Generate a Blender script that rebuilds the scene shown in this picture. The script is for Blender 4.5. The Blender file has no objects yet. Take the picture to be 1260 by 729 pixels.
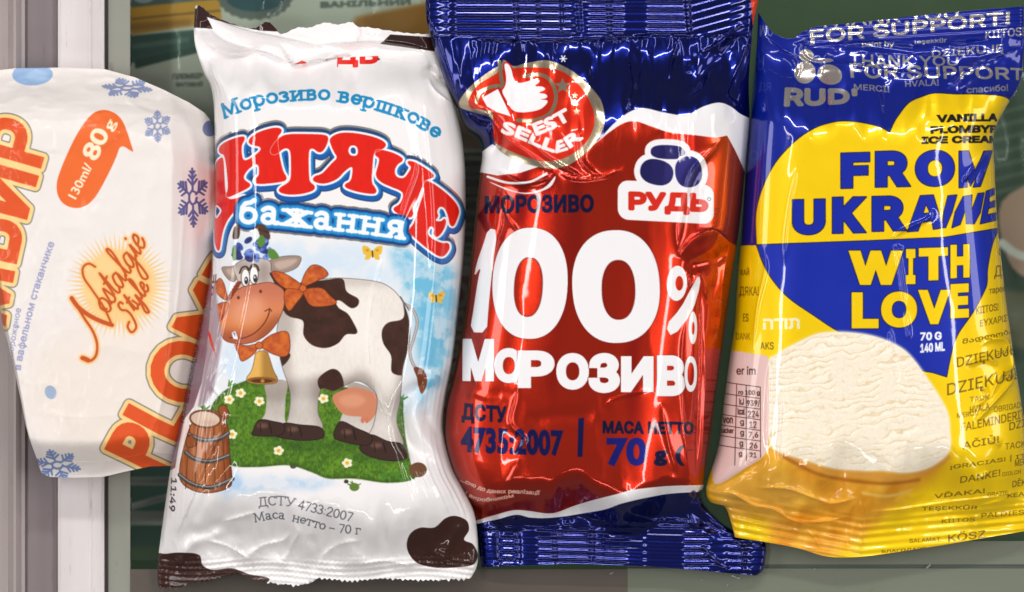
import bpy, math, os, random
import numpy as np
from mathutils import Vector

# ------------------------------------------------------------------ camera, light, exposure
PX = 0.00022                      # metres of the place per design unit
CAM_H = 1.5
SCN = bpy.context.scene
COL = SCN.collection

def wx(x): return (x - 630.0) * PX * (1 - 0.010 / CAM_H)
def wy(y): return (364.5 - y) * PX * (1 - 0.010 / CAM_H)

cam = bpy.data.cameras.new('camera'); camo = bpy.data.objects.new('camera', cam); COL.objects.link(camo)
camo.location = (0, 0, CAM_H); camo.rotation_euler = (0, 0, 0)
cam.sensor_width = 36; cam.lens = 36 * CAM_H / (1260 * PX)
cam.clip_start = 0.05; cam.clip_end = 50
cam.dof.use_dof = True; cam.dof.focus_distance = CAM_H - 0.010; cam.dof.aperture_fstop = 7.0
SCN.camera = camo

world = bpy.data.worlds.new("World"); SCN.world = world; world.use_nodes = True
bgn = world.node_tree.nodes['Background']
bgn.inputs[0].default_value = (1.0, 0.97, 0.96, 1); bgn.inputs[1].default_value = 0.19

def area(name, loc, target, sx, sy, power, color=(1, 0.97, 0.95)):
    l = bpy.data.lights.new(name, 'AREA'); l.shape = 'RECTANGLE'; l.size = sx; l.size_y = sy
    l.energy = power; l.color = color
    o = bpy.data.objects.new(name, l); COL.objects.link(o); o.location = loc
    o.rotation_euler = (Vector(target) - Vector(loc)).to_track_quat('-Z', 'Y').to_euler()
    return o
# long fluorescent tubes of the shop ceiling, seen in the foil as narrow streaks
area('ceiling_tube', (-0.46, 0.05, 1.15), (0, 0, 0), 1.10, 0.045, 4.2)
area('ceiling_tube', (0.50, 0.10, 1.20), (0, 0, 0), 1.10, 0.045, 3.8)
area('ceiling_tube', (0.02, 1.05, 1.05), (0, 0, 0), 0.9, 0.06, 10.0)
area('ceiling_tube', (-0.10, -1.00, 1.10), (0, 0, 0), 0.7, 0.060, 2.2)
# broad soft panels added out of view on either side for diffuse fill
area('fill_panel', (-1.55, 0.2, 1.05), (0, 0, 0), 1.3, 0.45, 12)
area('fill_panel', (1.60, 0.1, 1.10), (0, 0, 0), 1.3, 0.45, 12)

SCN.view_settings.view_transform = 'Standard'; SCN.view_settings.look = 'None'
SCN.view_settings.gamma = 1; SCN.view_settings.exposure = -0.28
SCN.cycles.max_bounces = 8
SCN.cycles.caustics_reflective = False; SCN.cycles.caustics_refractive = False

# ------------------------------------------------------------------ numeric helpers
def sstep(a, b, x):
    t = np.clip((x - a) / (b - a), 0, 1); return t * t * (3 - 2 * t)

def vnoise(x, y, seed=0):
    xi = np.floor(x).astype(np.int64); yi = np.floor(y).astype(np.int64)
    fx = x - xi; fy = y - yi
    fx = fx ** 3 * (fx * (fx * 6 - 15) + 10); fy = fy ** 3 * (fy * (fy * 6 - 15) + 10)
    def h(a, b):
        n = (a * 374761393 + b * 668265263 + seed * 974634777) & 0x7fffffff
        n = ((n ^ (n >> 13)) * 1274126177) & 0x7fffffff
        n = (n ^ (n >> 16)) & 0xffff
        return n / 65535.0
    return (h(xi, yi) * (1 - fx) + h(xi + 1, yi) * fx) * (1 - fy) + (h(xi, yi + 1) * (1 - fx) + h(xi + 1, yi + 1) * fx) * fy

def fbm(x, y, seed=0, oct=4):
    r = 0; a = 0.5
    for i in range(oct):
        r = r + a * vnoise(x * 2 ** i + 17.3 * i, y * 2 ** i - 9.1 * i, seed + i); a *= 0.5
    return r

def ridged(x, y, seed=0):
    return 1 - np.sqrt((2 * vnoise(x, y, seed) - 1) ** 2 + .006)

def chaikin(p, n=2, closed=True):
    p = np.asarray(p, float)
    for _ in range(n):
        if closed:
            q = np.roll(p, -1, 0); a = p * .75 + q * .25; b = p * .25 + q * .75
            p = np.stack([a, b], 1).reshape(-1, 2)
        else:
            a = p[:-1] * .75 + p[1:] * .25; b = p[:-1] * .25 + p[1:] * .75
            m = np.stack([a, b], 1).reshape(-1, 2); p = np.vstack([p[:1], m, p[-1:]])
    return p

def spline(p, n=6, closed=False):
    p = np.asarray(p, float); N = len(p); out = []
    for i in range(N if closed else N - 1):
        if closed: p0, p1, p2, p3 = p[i - 1], p[i], p[(i + 1) % N], p[(i + 2) % N]
        else:
            p0 = p[max(i - 1, 0)]; p1 = p[i]; p2 = p[i + 1]; p3 = p[min(i + 2, N - 1)]
        for k in range(n):
            t = k / n
            out.append(0.5 * ((2 * p1) + (-p0 + p2) * t + (2 * p0 - 5 * p1 + 4 * p2 - p3) * t * t + (-p0 + 3 * p1 - 3 * p2 + p3) * t ** 3))
    if not closed: out.append(p[-1])
    return np.array(out)

def ell(cx, cy, rx, ry, rot=0, n=40, e=2.0):
    t = np.linspace(0, 2 * np.pi, n, endpoint=False)
    c, s = np.cos(t), np.sin(t)
    x = rx * np.sign(c) * np.abs(c) ** (2 / e); y = ry * np.sign(s) * np.abs(s) ** (2 / e)
    r = math.radians(rot)
    return np.stack([cx + x * math.cos(r) - y * math.sin(r), cy + x * math.sin(r) + y * math.cos(r)], 1)

def rrect(x0, y0, x1, y1, r, n=6):
    pts = []
    for cx, cy, a in ((x1 - r, y0 + r, -90), (x1 - r, y1 - r, 0), (x0 + r, y1 - r, 90), (x0 + r, y0 + r, 180)):
        for k in range(n + 1):
            t = math.radians(a + 90 * k / n); pts.append((cx + r * math.cos(t), cy + r * math.sin(t)))
    return np.array(pts)

def poly_area(p): return 0.5 * np.sum(p[:, 0] * np.roll(p[:, 1], -1) - np.roll(p[:, 0], -1) * p[:, 1])

# ------------------------------------------------------------------ vector rasteriser for printed film
def raster(polys, ox, oy, w, h, sc, SS=4):
    """non-zero coverage of closed polygons on a w*h window (sc samples per unit)"""
    segs = []
    for p in polys:
        p = np.asarray(p, float); q = np.roll(p, -1, 0)
        segs.append(np.hstack([p, q]))
    s = np.vstack(segs)
    s = s.copy(); s[:, [0, 2]] = (s[:, [0, 2]] - ox) * sc; s[:, [1, 3]] = (s[:, [1, 3]] - oy) * sc * SS
    sign = np.where(s[:, 3] > s[:, 1], 1.0, -1.0)
    sw = s[:, 3] < s[:, 1]; s[sw] = s[sw][:, [2, 3, 0, 1]]
    r0 = np.clip(np.ceil(s[:, 1] - 0.5), 0, h * SS).astype(int); r1 = np.clip(np.ceil(s[:, 3] - 0.5), 0, h * SS).astype(int)
    cnt = r1 - r0; keep = cnt > 0
    s, sign, r0, cnt = s[keep], sign[keep], r0[keep], cnt[keep]
    acc = np.zeros(h * SS * (w + 2))
    if len(s):
        idx = np.repeat(np.arange(len(s)), cnt)
        off = np.arange(cnt.sum()) - np.repeat(np.cumsum(cnt) - cnt, cnt)
        row = r0[idx] + off
        yy = row + 0.5
        x = s[idx, 0] + (s[idx, 2] - s[idx, 0]) * (yy - s[idx, 1]) / (s[idx, 3] - s[idx, 1])
        x = np.clip(x, 0, w - 1e-6); xi = x.astype(int); fr = x - xi
        base = row * (w + 2) + xi
        acc += np.bincount(base, sign[idx] * (1 - fr), len(acc))
        acc += np.bincount(base + 1, sign[idx] * fr, len(acc))[:len(acc)]
    cov = np.clip(np.abs(np.cumsum(acc.reshape(h * SS, w + 2), 1)[:, :w]), 0, 1)
    return cov.reshape(h, SS, w).mean(1)

def thicken(paths, r, closed=True):
    """quads and discs that cover every path by radius r"""
    out = []
    t = np.linspace(0, 2 * np.pi, 12, endpoint=False); disc = np.stack([np.cos(t), np.sin(t)], 1)
    for p in paths:
        p = np.asarray(p, float); rr = np.broadcast_to(np.asarray(r, float), (len(p),))
        n = len(p)
        for i in range(n if closed else n - 1):
            a, b = p[i], p[(i + 1) % n]; d = b - a; L = math.hypot(*d)
            if L < 1e-9: continue
            nn = np.array([-d[1], d[0]]) / L; ra, rb = rr[i], rr[(i + 1) % n]
            out.append(np.array([a - nn * ra, b - nn * rb, b + nn * rb, a + nn * ra]))
        for c, q in zip(p, rr): out.append(c + disc * q)
    return out

def blur(a, r):
    r = int(round(r))
    if r < 1: return a
    for _ in range(2):
        for ax in (0, 1):
            pad = [(0, 0), (0, 0)]; pad[ax] = (r + 1, r)
            c = np.cumsum(np.pad(a, pad, mode='edge'), ax)
            n = a.shape[ax]
            a = (np.take(c, range(2 * r + 1, 2 * r + 1 + n), ax) - np.take(c, range(0, n), ax)) / (2 * r + 1)
    return a

class Print:
    """flat artwork of one wrapper, in the wrapper's own plane"""
    def __init__(s, x0, y0, x1, y1, col, foil=0.0, sc=2):
        s.x0, s.y0, s.x1, s.y1, s.sc = x0, y0, x1, y1, sc
        s.w = int((x1 - x0) * sc); s.h = int((y1 - y0) * sc)
        s.a = np.ones((s.h, s.w, 4), np.float32); s.a[..., :3] = np.array(col) / 255.; s.a[..., 3] = foil
    def win(s, polys, pad):
        al = np.vstack(polys)
        x0 = max(int((al[:, 0].min() - pad - s.x0) * s.sc), 0); x1 = min(int((al[:, 0].max() + pad - s.x0) * s.sc) + 2, s.w)
        y0 = max(int((al[:, 1].min() - pad - s.y0) * s.sc), 0); y1 = min(int((al[:, 1].max() + pad - s.y0) * s.sc) + 2, s.h)
        return x0, y0, x1, y1
    def cov(s, polys, grow=0, soft=0, clip=None):
        x0, y0, x1, y1 = s.win(polys, abs(grow) + soft * 2 + 1)
        if x1 <= x0 or y1 <= y0: return None
        ox = s.x0 + x0 / s.sc; oy = s.y0 + y0 / s.sc
        c = raster(polys, ox, oy, x1 - x0, y1 - y0, s.sc)
        if grow:
            g = raster([q if poly_area(q) > 0 else q[::-1] for q in thicken(polys, abs(grow))], ox, oy, x1 - x0, y1 - y0, s.sc)
            c = np.maximum(c, g) if grow > 0 else c * (1 - g)
        if soft: c = blur(c, soft * s.sc)
        if clip is not None: c = c * raster(clip, ox, oy, x1 - x0, y1 - y0, s.sc)
        return c, (x0, y0, x1, y1)
    def put(s, cw, col, foil=None, alpha=1.0, tex=None):
        if cw is None: return
        c, (x0, y0, x1, y1) = cw
        c = (c * alpha)[..., None]
        d = s.a[y0:y1, x0:x1]
        if callable(col):
            X, Y = np.meshgrid(s.x0 + (np.arange(x0, x1) + .5) / s.sc, s.y0 + (np.arange(y0, y1) + .5) / s.sc)
            cc = np.clip(np.stack(np.broadcast_arrays(*col(X, Y)), -1) / 255., 0, 1)
        else: cc = np.array(col) / 255.
        d[..., :3] = d[..., :3] * (1 - c) + cc * c
        if foil is not None: d[..., 3:] = d[..., 3:] * (1 - c) + foil * c
    def fill(s, polys, col, foil=None, grow=0, soft=0, alpha=1.0, clip=None):
        if isinstance(polys, np.ndarray) or (len(polys) and np.isscalar(polys[0][0])): polys = [np.asarray(polys, float)]
        s.put(s.cov(polys, grow, soft, clip), col, foil, alpha)
    def line(s, paths, r, col, foil=None, closed=False, soft=0, alpha=1.0, clip=None):
        if np.isscalar(paths[0][0]): paths = [paths]
        qs = [q if poly_area(q) > 0 else q[::-1] for q in thicken(paths, r, closed)]
        s.put(s.cov(qs, 0, soft, clip), col, foil, alpha)
    def image(s, name):
        im = bpy.data.images.new(name, s.w, s.h, alpha=True)
        im.alpha_mode = 'CHANNEL_PACKED'
        im.pixels.foreach_set(np.ascontiguousarray(s.a[::-1]).ravel().astype(np.float32))
        im.update(); im.pack()
        return im

# ---- lettering
_fonts = {}
def font(n):
    if n in _fonts: return _fonts[n]
    f = None
    if n:
        try: f = bpy.data.fonts.load(os.path.join(bpy.utils.resource_path('LOCAL'), 'datafiles', 'fonts', n))
        except Exception: f = None
    _fonts[n] = f; return f
INTER = 'Inter.woff2'
_tc = {}
def embolden(p, d, lim=2.2):
    """mitred offset of a closed outline (outer outlines positive, holes negative)"""
    keep = np.hypot(*(p - np.roll(p, 1, 0)).T) > 1e-5; p = p[keep]
    if len(p) < 3: return p
    e0 = p - np.roll(p, 1, 0); e1 = np.roll(p, -1, 0) - p
    n0 = np.stack([e0[:, 1], -e0[:, 0]], 1) / np.hypot(*e0.T)[:, None]; n1 = np.stack([e1[:, 1], -e1[:, 0]], 1) / np.hypot(*e1.T)[:, None]
    m = n0 + n1; L = np.hypot(*m.T)[:, None] + 1e-9; m /= L
    k = 1 / np.maximum((m * n0).sum(1, keepdims=True), 1 / lim)
    return p + m * d * k
def glyphs(txt, fnt=None, track=1.0, off=0.0):
    key = (txt, fnt, track, off)
    if key in _tc: return _tc[key]
    c = bpy.data.curves.new('lettering', 'FONT'); c.body = txt; c.space_character = track
    f = font(fnt)
    if f: c.font = f
    o = bpy.data.objects.new('lettering', c); COL.objects.link(o)
    bpy.context.view_layer.update()
    k = o.to_curve(bpy.context.evaluated_depsgraph_get())
    out = []
    for sp in k.splines:
        b = sp.bezier_points; n = len(b); pts = []
        for i in range(n):
            p0, p1 = b[i], b[(i + 1) % n]
            P = [np.array(v[:2]) for v in (p0.co, p0.handle_right, p1.handle_left, p1.co)]
            L = np.linalg.norm(P[3] - P[0])
            straight = abs(np.cross(P[1] - P[0], P[3] - P[0])) + abs(np.cross(P[2] - P[0], P[3] - P[0])) < 1e-5
            m = 1 if straight else 5
            for q in range(m):
                t = q / m; pts.append((1 - t) ** 3 * P[0] + 3 * t * (1 - t) ** 2 * P[1] + 3 * t * t * (1 - t) * P[2] + t ** 3 * P[3])
        if len(pts) > 2: out.append(np.array(pts))
    o.to_curve_clear(); bpy.data.objects.remove(o); bpy.data.curves.remove(c)
    if not out: out = [np.array([(0, 0), (.01, 0), (0, .01)])]
    if off: out = [embolden(p, off) for p in orient(out)]
    _tc[key] = out
    return out

def orient(polys):
    if poly_area(max(polys, key=lambda p: abs(poly_area(p)))) < 0: polys = [p[::-1] for p in polys]
    return polys

def tquad(txt, quad, fnt=None, track=1.0, off=0.0):
    """lettering fitted into a quad TL,TR,BR,BL"""
    g = glyphs(txt, fnt, track, off); al = np.vstack(g); a, b = al.min(0), al.max(0)
    TL, TR, BR, BL = [np.array(q, float) for q in quad]
    out = []
    for p in g:
        u = ((p - a) / (b - a)); U = u[:, :1]; V = 1 - u[:, 1:]
        out.append(TL * (1 - U) * (1 - V) + TR * U * (1 - V) + BR * U * V + BL * (1 - U) * V)
    return orient(out)
def tbox(txt, x0, y0, x1, y1, fnt=None, dy=0.0, sh=0.0, track=1.0, off=0.0):
    return tquad(txt, [(x0 + sh, y0), (x1 + sh, y0 + dy), (x1, y1 + dy), (x0, y1)], fnt, track, off)
def onpath(polys, a, b, path, height):
    path = np.asarray(path, float); d = np.r_[0, np.cumsum(np.hypot(*np.diff(path, axis=0).T))]; L = d[-1]
    out = []
    for p in polys:
        s = (p[:, 0] - a) / (b - a) * L
        bx = np.interp(s, d, path[:, 0]); by = np.interp(s, d, path[:, 1])
        e = 2.0
        tx = np.interp(s + e, d, path[:, 0]) - np.interp(s - e, d, path[:, 0]); ty = np.interp(s + e, d, path[:, 1]) - np.interp(s - e, d, path[:, 1])
        n = np.hypot(tx, ty) + 1e-9; tx, ty = tx / n, ty / n
        over = np.where(s > L, s - L, np.where(s < 0, s, 0))
        v = p[:, 1] * height
        out.append(np.stack([bx + tx * over + ty * v, by + ty * over - tx * v], 1))
    return out
def tpath(txt, path, height, fnt=None, track=1.0, unit=0.73, off=0.0):
    g = glyphs(txt, fnt, track, off); al = np.vstack(g)
    return orient(onpath([p / [1, unit] for p in g], al[:, 0].min(), al[:, 0].max(), spline(path, 8), height))

# a slab-serif pen alphabet: strokes, serif feet; x-height .7, cap height 1
def _arc(cx, cy, rx, ry, a0, a1, n=10):
    t = np.radians(np.linspace(a0, a1, n)); return [(cx + rx * math.cos(q), cy + ry * math.sin(q)) for q in t]
O_ = _arc(.32, .35, .26, .31, 0, 360, 22)
SLAB = {
 'М': (1.15, [[(.16, 0), (.22, .96)], [(.22, .96), (.57, .12)], [(.57, .12), (.92, .96)], [(.92, .96), (.98, 0)]], [(.14, 0), (.98, 0), (.14, .96), (1.0, .96)]),
 'о': (.66, [O_], []),
 'р': (.72, [[(.14, .66), (.14, -.26)], _arc(.36, .35, .25, .31, 0, 360, 22)], [(.14, -.26), (.06, .66)]),
 'з': (.56, [_arc(.24, .52, .2, .14, 150, -80), _arc(.24, .18, .24, .17, 80, -150)], []),
 'и': (.80, [[(.16, 0), (.16, .66)], [(.16, .06), (.62, .62)], [(.62, 0), (.62, .66)]], [(.16, 0), (.62, 0), (.16, .66), (.62, .66)]),
 'в': (.68, [[(.16, 0), (.16, .66)], [(.16, .66), (.34, .66)] + _arc(.36, .51, .14, .15, 90, -90) + [(.16, .36)], [(.2, .36), (.38, .36)] + _arc(.38, .18, .18, .18, 90, -90) + [(.16, 0)]], [(.12, 0), (.12, .66)]),
 'е': (.62, [[(.08, .36), (.54, .36)] + _arc(.31, .36, .24, .3, 0, 320, 18)], []),
 'ш': (1.05, [[(.16, 0), (.16, .66)], [(.50, 0), (.50, .66)], [(.84, 0), (.84, .66)], [(.16, .02), (.84, .02)]], [(.16, .66), (.5, .66), (.84, .66), (.16, 0), (.84, 0)]),
 'к': (.74, [[(.16, 0), (.16, .66)], [(.18, .34), (.52, .64)], [(.28, .40), (.60, .02)]], [(.16, 0), (.16, .66), (.58, .64), (.62, 0)]),
 'б': (.68, [_arc(.34, .31, .25, .29, 0, 360, 22), [(.1, .4), (.12, .66), (.24, .84), (.42, .88), (.54, .98)]], []),
 'а': (.68, [[(.1, .56), (.24, .66), (.40, .63), (.46, .50), (.46, .12), (.52, .02), (.62, .03)], _arc(.28, .19, .18, .18, 0, 360, 16)], []),
 'ж': (1.02, [[(.5, 0), (.5, .66)], [(.5, .35), (.84, .62)], [(.5, .35), (.16, .62)], [(.5, .35), (.14, .03)], [(.5, .35), (.86, .03)]], [(.5, 0), (.5, .66), (.16, .62), (.86, .62), (.12, .0), (.9, .0)]),
 'н': (.80, [[(.16, 0), (.16, .66)], [(.62, 0), (.62, .66)], [(.16, .35), (.62, .35)]], [(.16, 0), (.62, 0), (.16, .66), (.62, .66)]),
 'я': (.74, [[(.56, 0), (.56, .66)], [(.56, .66), (.34, .66)] + _arc(.32, .49, .16, .17, 90, 270) + [(.56, .32)], [(.36, .32), (.16, .02)]], [(.58, 0), (.60, .66), (.12, 0)]),
 'с': (.58, [_arc(.33, .35, .25, .31, 45, 315, 16)], []),
 'т': (.68, [[(.34, 0), (.34, .66)], [(.06, .66), (.62, .66)], [(.06, .66), (.06, .52)], [(.62, .66), (.62, .52)]], [(.34, 0)]),
 'г': (.56, [[(.16, 0), (.16, .66), (.50, .66), (.50, .5)]], [(.16, 0), (.12, .66)]),
 'Д': (.95, [[(.2, .04), (.34, .96), (.72, .96), (.72, .04)], [(.04, -.16), (.06, .04), (.86, .04), (.88, -.16)]], [(.3, .96), (.78, .96)]),
 'С': (.80, [_arc(.44, .49, .35, .46, 42, 318, 18), [(.70, .78), (.72, .98)]], []),
 'Т': (.86, [[(.42, 0), (.42, .96)], [(.04, .78), (.06, .96), (.78, .96), (.80, .78)]], [(.42, 0)]),
 'У': (.86, [[(.10, .96), (.44, .34)], [(.78, .96), (.40, .14), (.26, .02), (.14, .04)]], [(.10, .96), (.78, .96)]),
 '–': (.7, [[(.06, .34), (.58, .34)]], []), ':': (.3, [[(.12, .08), (.13, .08)], [(.12, .6), (.13, .6)]], []), ' ': (.34, [], []),
 '0': (.68, [_arc(.32, .48, .25, .46, 0, 360, 24)], []), '2': (.66, [[(.08, .76), (.16, .92), (.34, .96), (.5, .86), (.52, .68), (.4, .46), (.08, .02), (.56, .02)]], []),
 '3': (.62, [_arc(.27, .71, .22, .24, 150, -85), _arc(.27, .24, .25, .23, 85, -150)], []), '4': (.68, [[(.44, 0), (.44, .96), (.06, .28), (.60, .28)]], []),
 '7': (.62, [[(.06, .94), (.54, .94), (.22, 0)]], []),
}
def slab(txt, path, height, pen, serif=.13, spen=None, track=0.0):
    x = 0; st = []; sf = []
    for ch in txt:
        w, ss, se = SLAB[ch]
        for q in ss: st.append(np.asarray(q, float) + [x, 0])
        for (a, b) in se: sf.append(np.array([(a + x - serif, b), (a + x + serif, b)]))
        x += w + track
    path = spline(path, 8)
    S = onpath([spline(q, 3) if len(q) > 6 else q for q in st], 0.1, x - track - .06, path, height)
    F = onpath(sf, 0.1, x - track - .06, path, height)
    out = thicken(S, pen, False) + thicken(F, (spen or pen * .72), False)
    return [q if poly_area(q) > 0 else q[::-1] for q in out]
# ================================================================== printed artwork
def Z(ox, oy, s): return lambda pts: [(ox + x / s, oy + y / s) for x, y in pts]
RED = (226, 30, 18); WHITE = (240, 238, 240)

# ------------------------------------------------ paper cup wrapper (left)
def print_cup():
    P = Print(-40, 60, 300, 620, (239, 232, 228), 0)
    # faint cream fields of the paper
    P.fill(ell(150, 480, 110, 90), (238, 224, 208), soft=20, alpha=.5)
    P.fill(ell(40, 92, 25, 14), (150, 182, 222)); P.fill(ell(46, 93, 13, 7), (170, 200, 235), soft=2)
    P.fill(ell(67, 482, 7, 8.5, -20), (160, 178, 208)); P.fill(ell(257, 158, 8, 10), (120, 128, 168))
    P.fill(ell(27, 402, 2, 2), (160, 170, 205))
    def flake(cx, cy, r, sx, sy, rot, col, k=1.0):
        paths = []
        for i in range(6):
            a = math.radians(60 * i + rot); d = np.array([math.cos(a), math.sin(a)]); 
            paths.append(np.array([d * r * .22, d * r]))
            for q in (.42, .62, .80):
                for sg in (-1, 1):
                    b = a + sg * math.radians(52); e = np.array([math.cos(b), math.sin(b)])
                    paths.append(np.array([d * r * q, d * r * q + e * r * (.34 - .18 * (q - .42) / .4)]))
        paths.append(ell(0, 0, r * .24, r * .24, 0, 7))
        paths = [p * [sx, sy] + [cx, cy] for p in paths]
        P.line(paths, 1.15 * k, col)
    flake(157, 109, 30, 1.0, .42, 10, (140, 152, 190), 1.1)
    flake(197, 157, 23, .72, .85, 25, (148, 158, 194), .95)
    flake(239, 244, 34, .55, 1.05, 28, (92, 98, 152), 1.1)
    flake(72, 572, 30, .95, .66, 15, (118, 140, 190), 1.1)
    # big orange lettering running upwards on both sides
    for txt, path, hgt in (('ПЛОМБИР', [(-34, 590), (0, 440), (28, 300), (66, 162)], 70),
                           ('PLOMBIR', [(196, 586), (232, 520), (269, 454), (305, 388), (341, 322), (377, 256)], 74)):
        g = tpath(txt, path, hgt, None, 1.02, off=.03)
        P.fill(g, (132, 132, 128), grow=7.2); P.fill(g, (250, 212, 140), grow=5.6); P.fill(g, (226, 82, 22), grow=.9)
    # bubble
    P.fill(chaikin([(132, 136), (148, 142), (158, 155), (168, 186), (169, 190), (153, 179), (148, 196), (130, 232), (118, 250), (104, 258), (88, 256), (77, 246), (74, 228), (82, 205), (97, 172), (116, 142)], 2), (238, 106, 38))
    P.fill(tpath('130ml/', [(98, 247), (107, 230), (119, 206)], 11, None, off=.02), (255, 236, 205)); P.fill(tpath('80', [(123, 201), (131, 184), (140, 166)], 21, None, off=.03), (255, 236, 205)); P.fill(tpath('g', [(141, 164), (144, 158), (147, 152)], 12, None, off=.02), (255, 236, 205))
    # sunburst with handwritten words
    c = np.array([151, 352.])
    for k in range(64):
        a = 2 * math.pi * k / 64; d = np.array([math.cos(a), math.sin(a)]); n = np.array([-d[1], d[0]])
        P.fill(np.array([c + d * 35 - n * 2.2, c + d * 35 + n * 2.2, c + d * (63 + 5 * (k % 2)) + n * .4]), (244, 200, 128), soft=0, alpha=.85)
    P.fill(ell(151, 352, 44, 44), (247, 208, 142), soft=2, alpha=1)
    S = [([(93, 367), (101, 378), (114, 388), (128, 395), (142, 400)], 2.6), ([(96, 371), (108, 391), (119, 408), (124, 424), (122, 438), (114, 444), (106, 440)], 1.5),
         ([(142, 400), (132, 378), (118, 357), (108, 342), (107, 330), (114, 325), (122, 329)], 1.3), ([(106, 440), (109, 441), (113, 443)], 2.8)]
    G = {'o': [[(0, .5), (.1, .1), (.35, .0), (.55, .3), (.5, .7), (.25, .8), (.02, .5), (.2, .2)]],
         's': [[(0, .1), (.3, .9), (.38, .5), (.4, .1), (.2, 0), (.1, .12)]], 't': [[(.0, .2), (.35, 1.5), (.2, .3), (.3, .0), (.5, .15)], [(.05, 1.0), (.5, 1.05)]],
         'a': [[(.5, .7), (.2, .75), (.0, .35), (.1, .0), (.3, .1), (.5, .6), (.5, .1), (.6, 0), (.75, .2)]], 'l': [[(0, .1), (.4, 1.2), (.45, 1.7), (.3, 1.7), (.2, .8), (.2, .1), (.35, 0), (.5, .2)]],
         'g': [[(.5, .7), (.2, .75), (.0, .35), (.1, .0), (.3, .1), (.5, .6), (.45, -.3), (.25, -1.0), (.0, -.8), (.2, -.3), (.7, .2)]],
         'i': [[(0, .1), (.2, .75), (.18, .1), (.3, 0), (.45, .2)], [(.3, 1.1), (.32, 1.14)]], 'e': [[(.05, .35), (.35, .5), (.35, .8), (.15, .75), (.0, .35), (.12, 0), (.35, .05), (.5, .3)]],
         'y': [[(0, .7), (.1, .1), (.3, .1), (.5, .7), (.45, -.2), (.25, -.9), (.05, -.7), (.3, -.1), (.65, .2)]],
         'S': [[(.75, 1.25), (.7, 1.5), (.4, 1.5), (.3, 1.1), (.55, .7), (.5, .1), (.1, -.6), (-.5, -.5), (-.4, .0), (.0, .1)]]}
    def script(word, org, ang, xh, adv, r):
        a = math.radians(ang); ux = np.array([math.cos(a), math.sin(a)]); uy = np.array([math.sin(a), -math.cos(a)])
        x = 0; out = []
        for ch in word:
            for q in G[ch]:
                q = spline(q, 5); out.append(np.array([org + ux * (x + p[0] + p[1] * .25) * xh + uy * p[1] * xh for p in q]))
            x += adv.get(ch, .62)
        return out
    paths = script('ostalgie', np.array([137., 387.]), -62, 21.5, {'s': .5, 'i': .48, 'l': .52, 't': .52, 'a': .78, 'g': .74}, 1)
    paths2 = script('Style', np.array([164., 397.]), -61, 15, {'S': 1.0, 'l': .55, 't': .5, 'y': .72}, 1)
    allp = [(q, 1.35) for q in paths + paths2] + [(spline(a, 5), b) for a, b in S]
    for q, r in allp: P.line(q, r + 2.0, (250, 190, 110), soft=1, alpha=.8)
    for q, r in allp: P.line(q, r, (200, 82, 20))
    col = (158, 160, 196)
    P.fill(tpath('в вафельном стаканчике', [(30, 455), (38, 415), (52, 360), (72, 300)], 8.5, None), col, grow=.35)
    P.fill(tpath('замороженое', [(19, 452), (24, 418), (31, 380)], 7, None), col, grow=.2)
    return P

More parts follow.
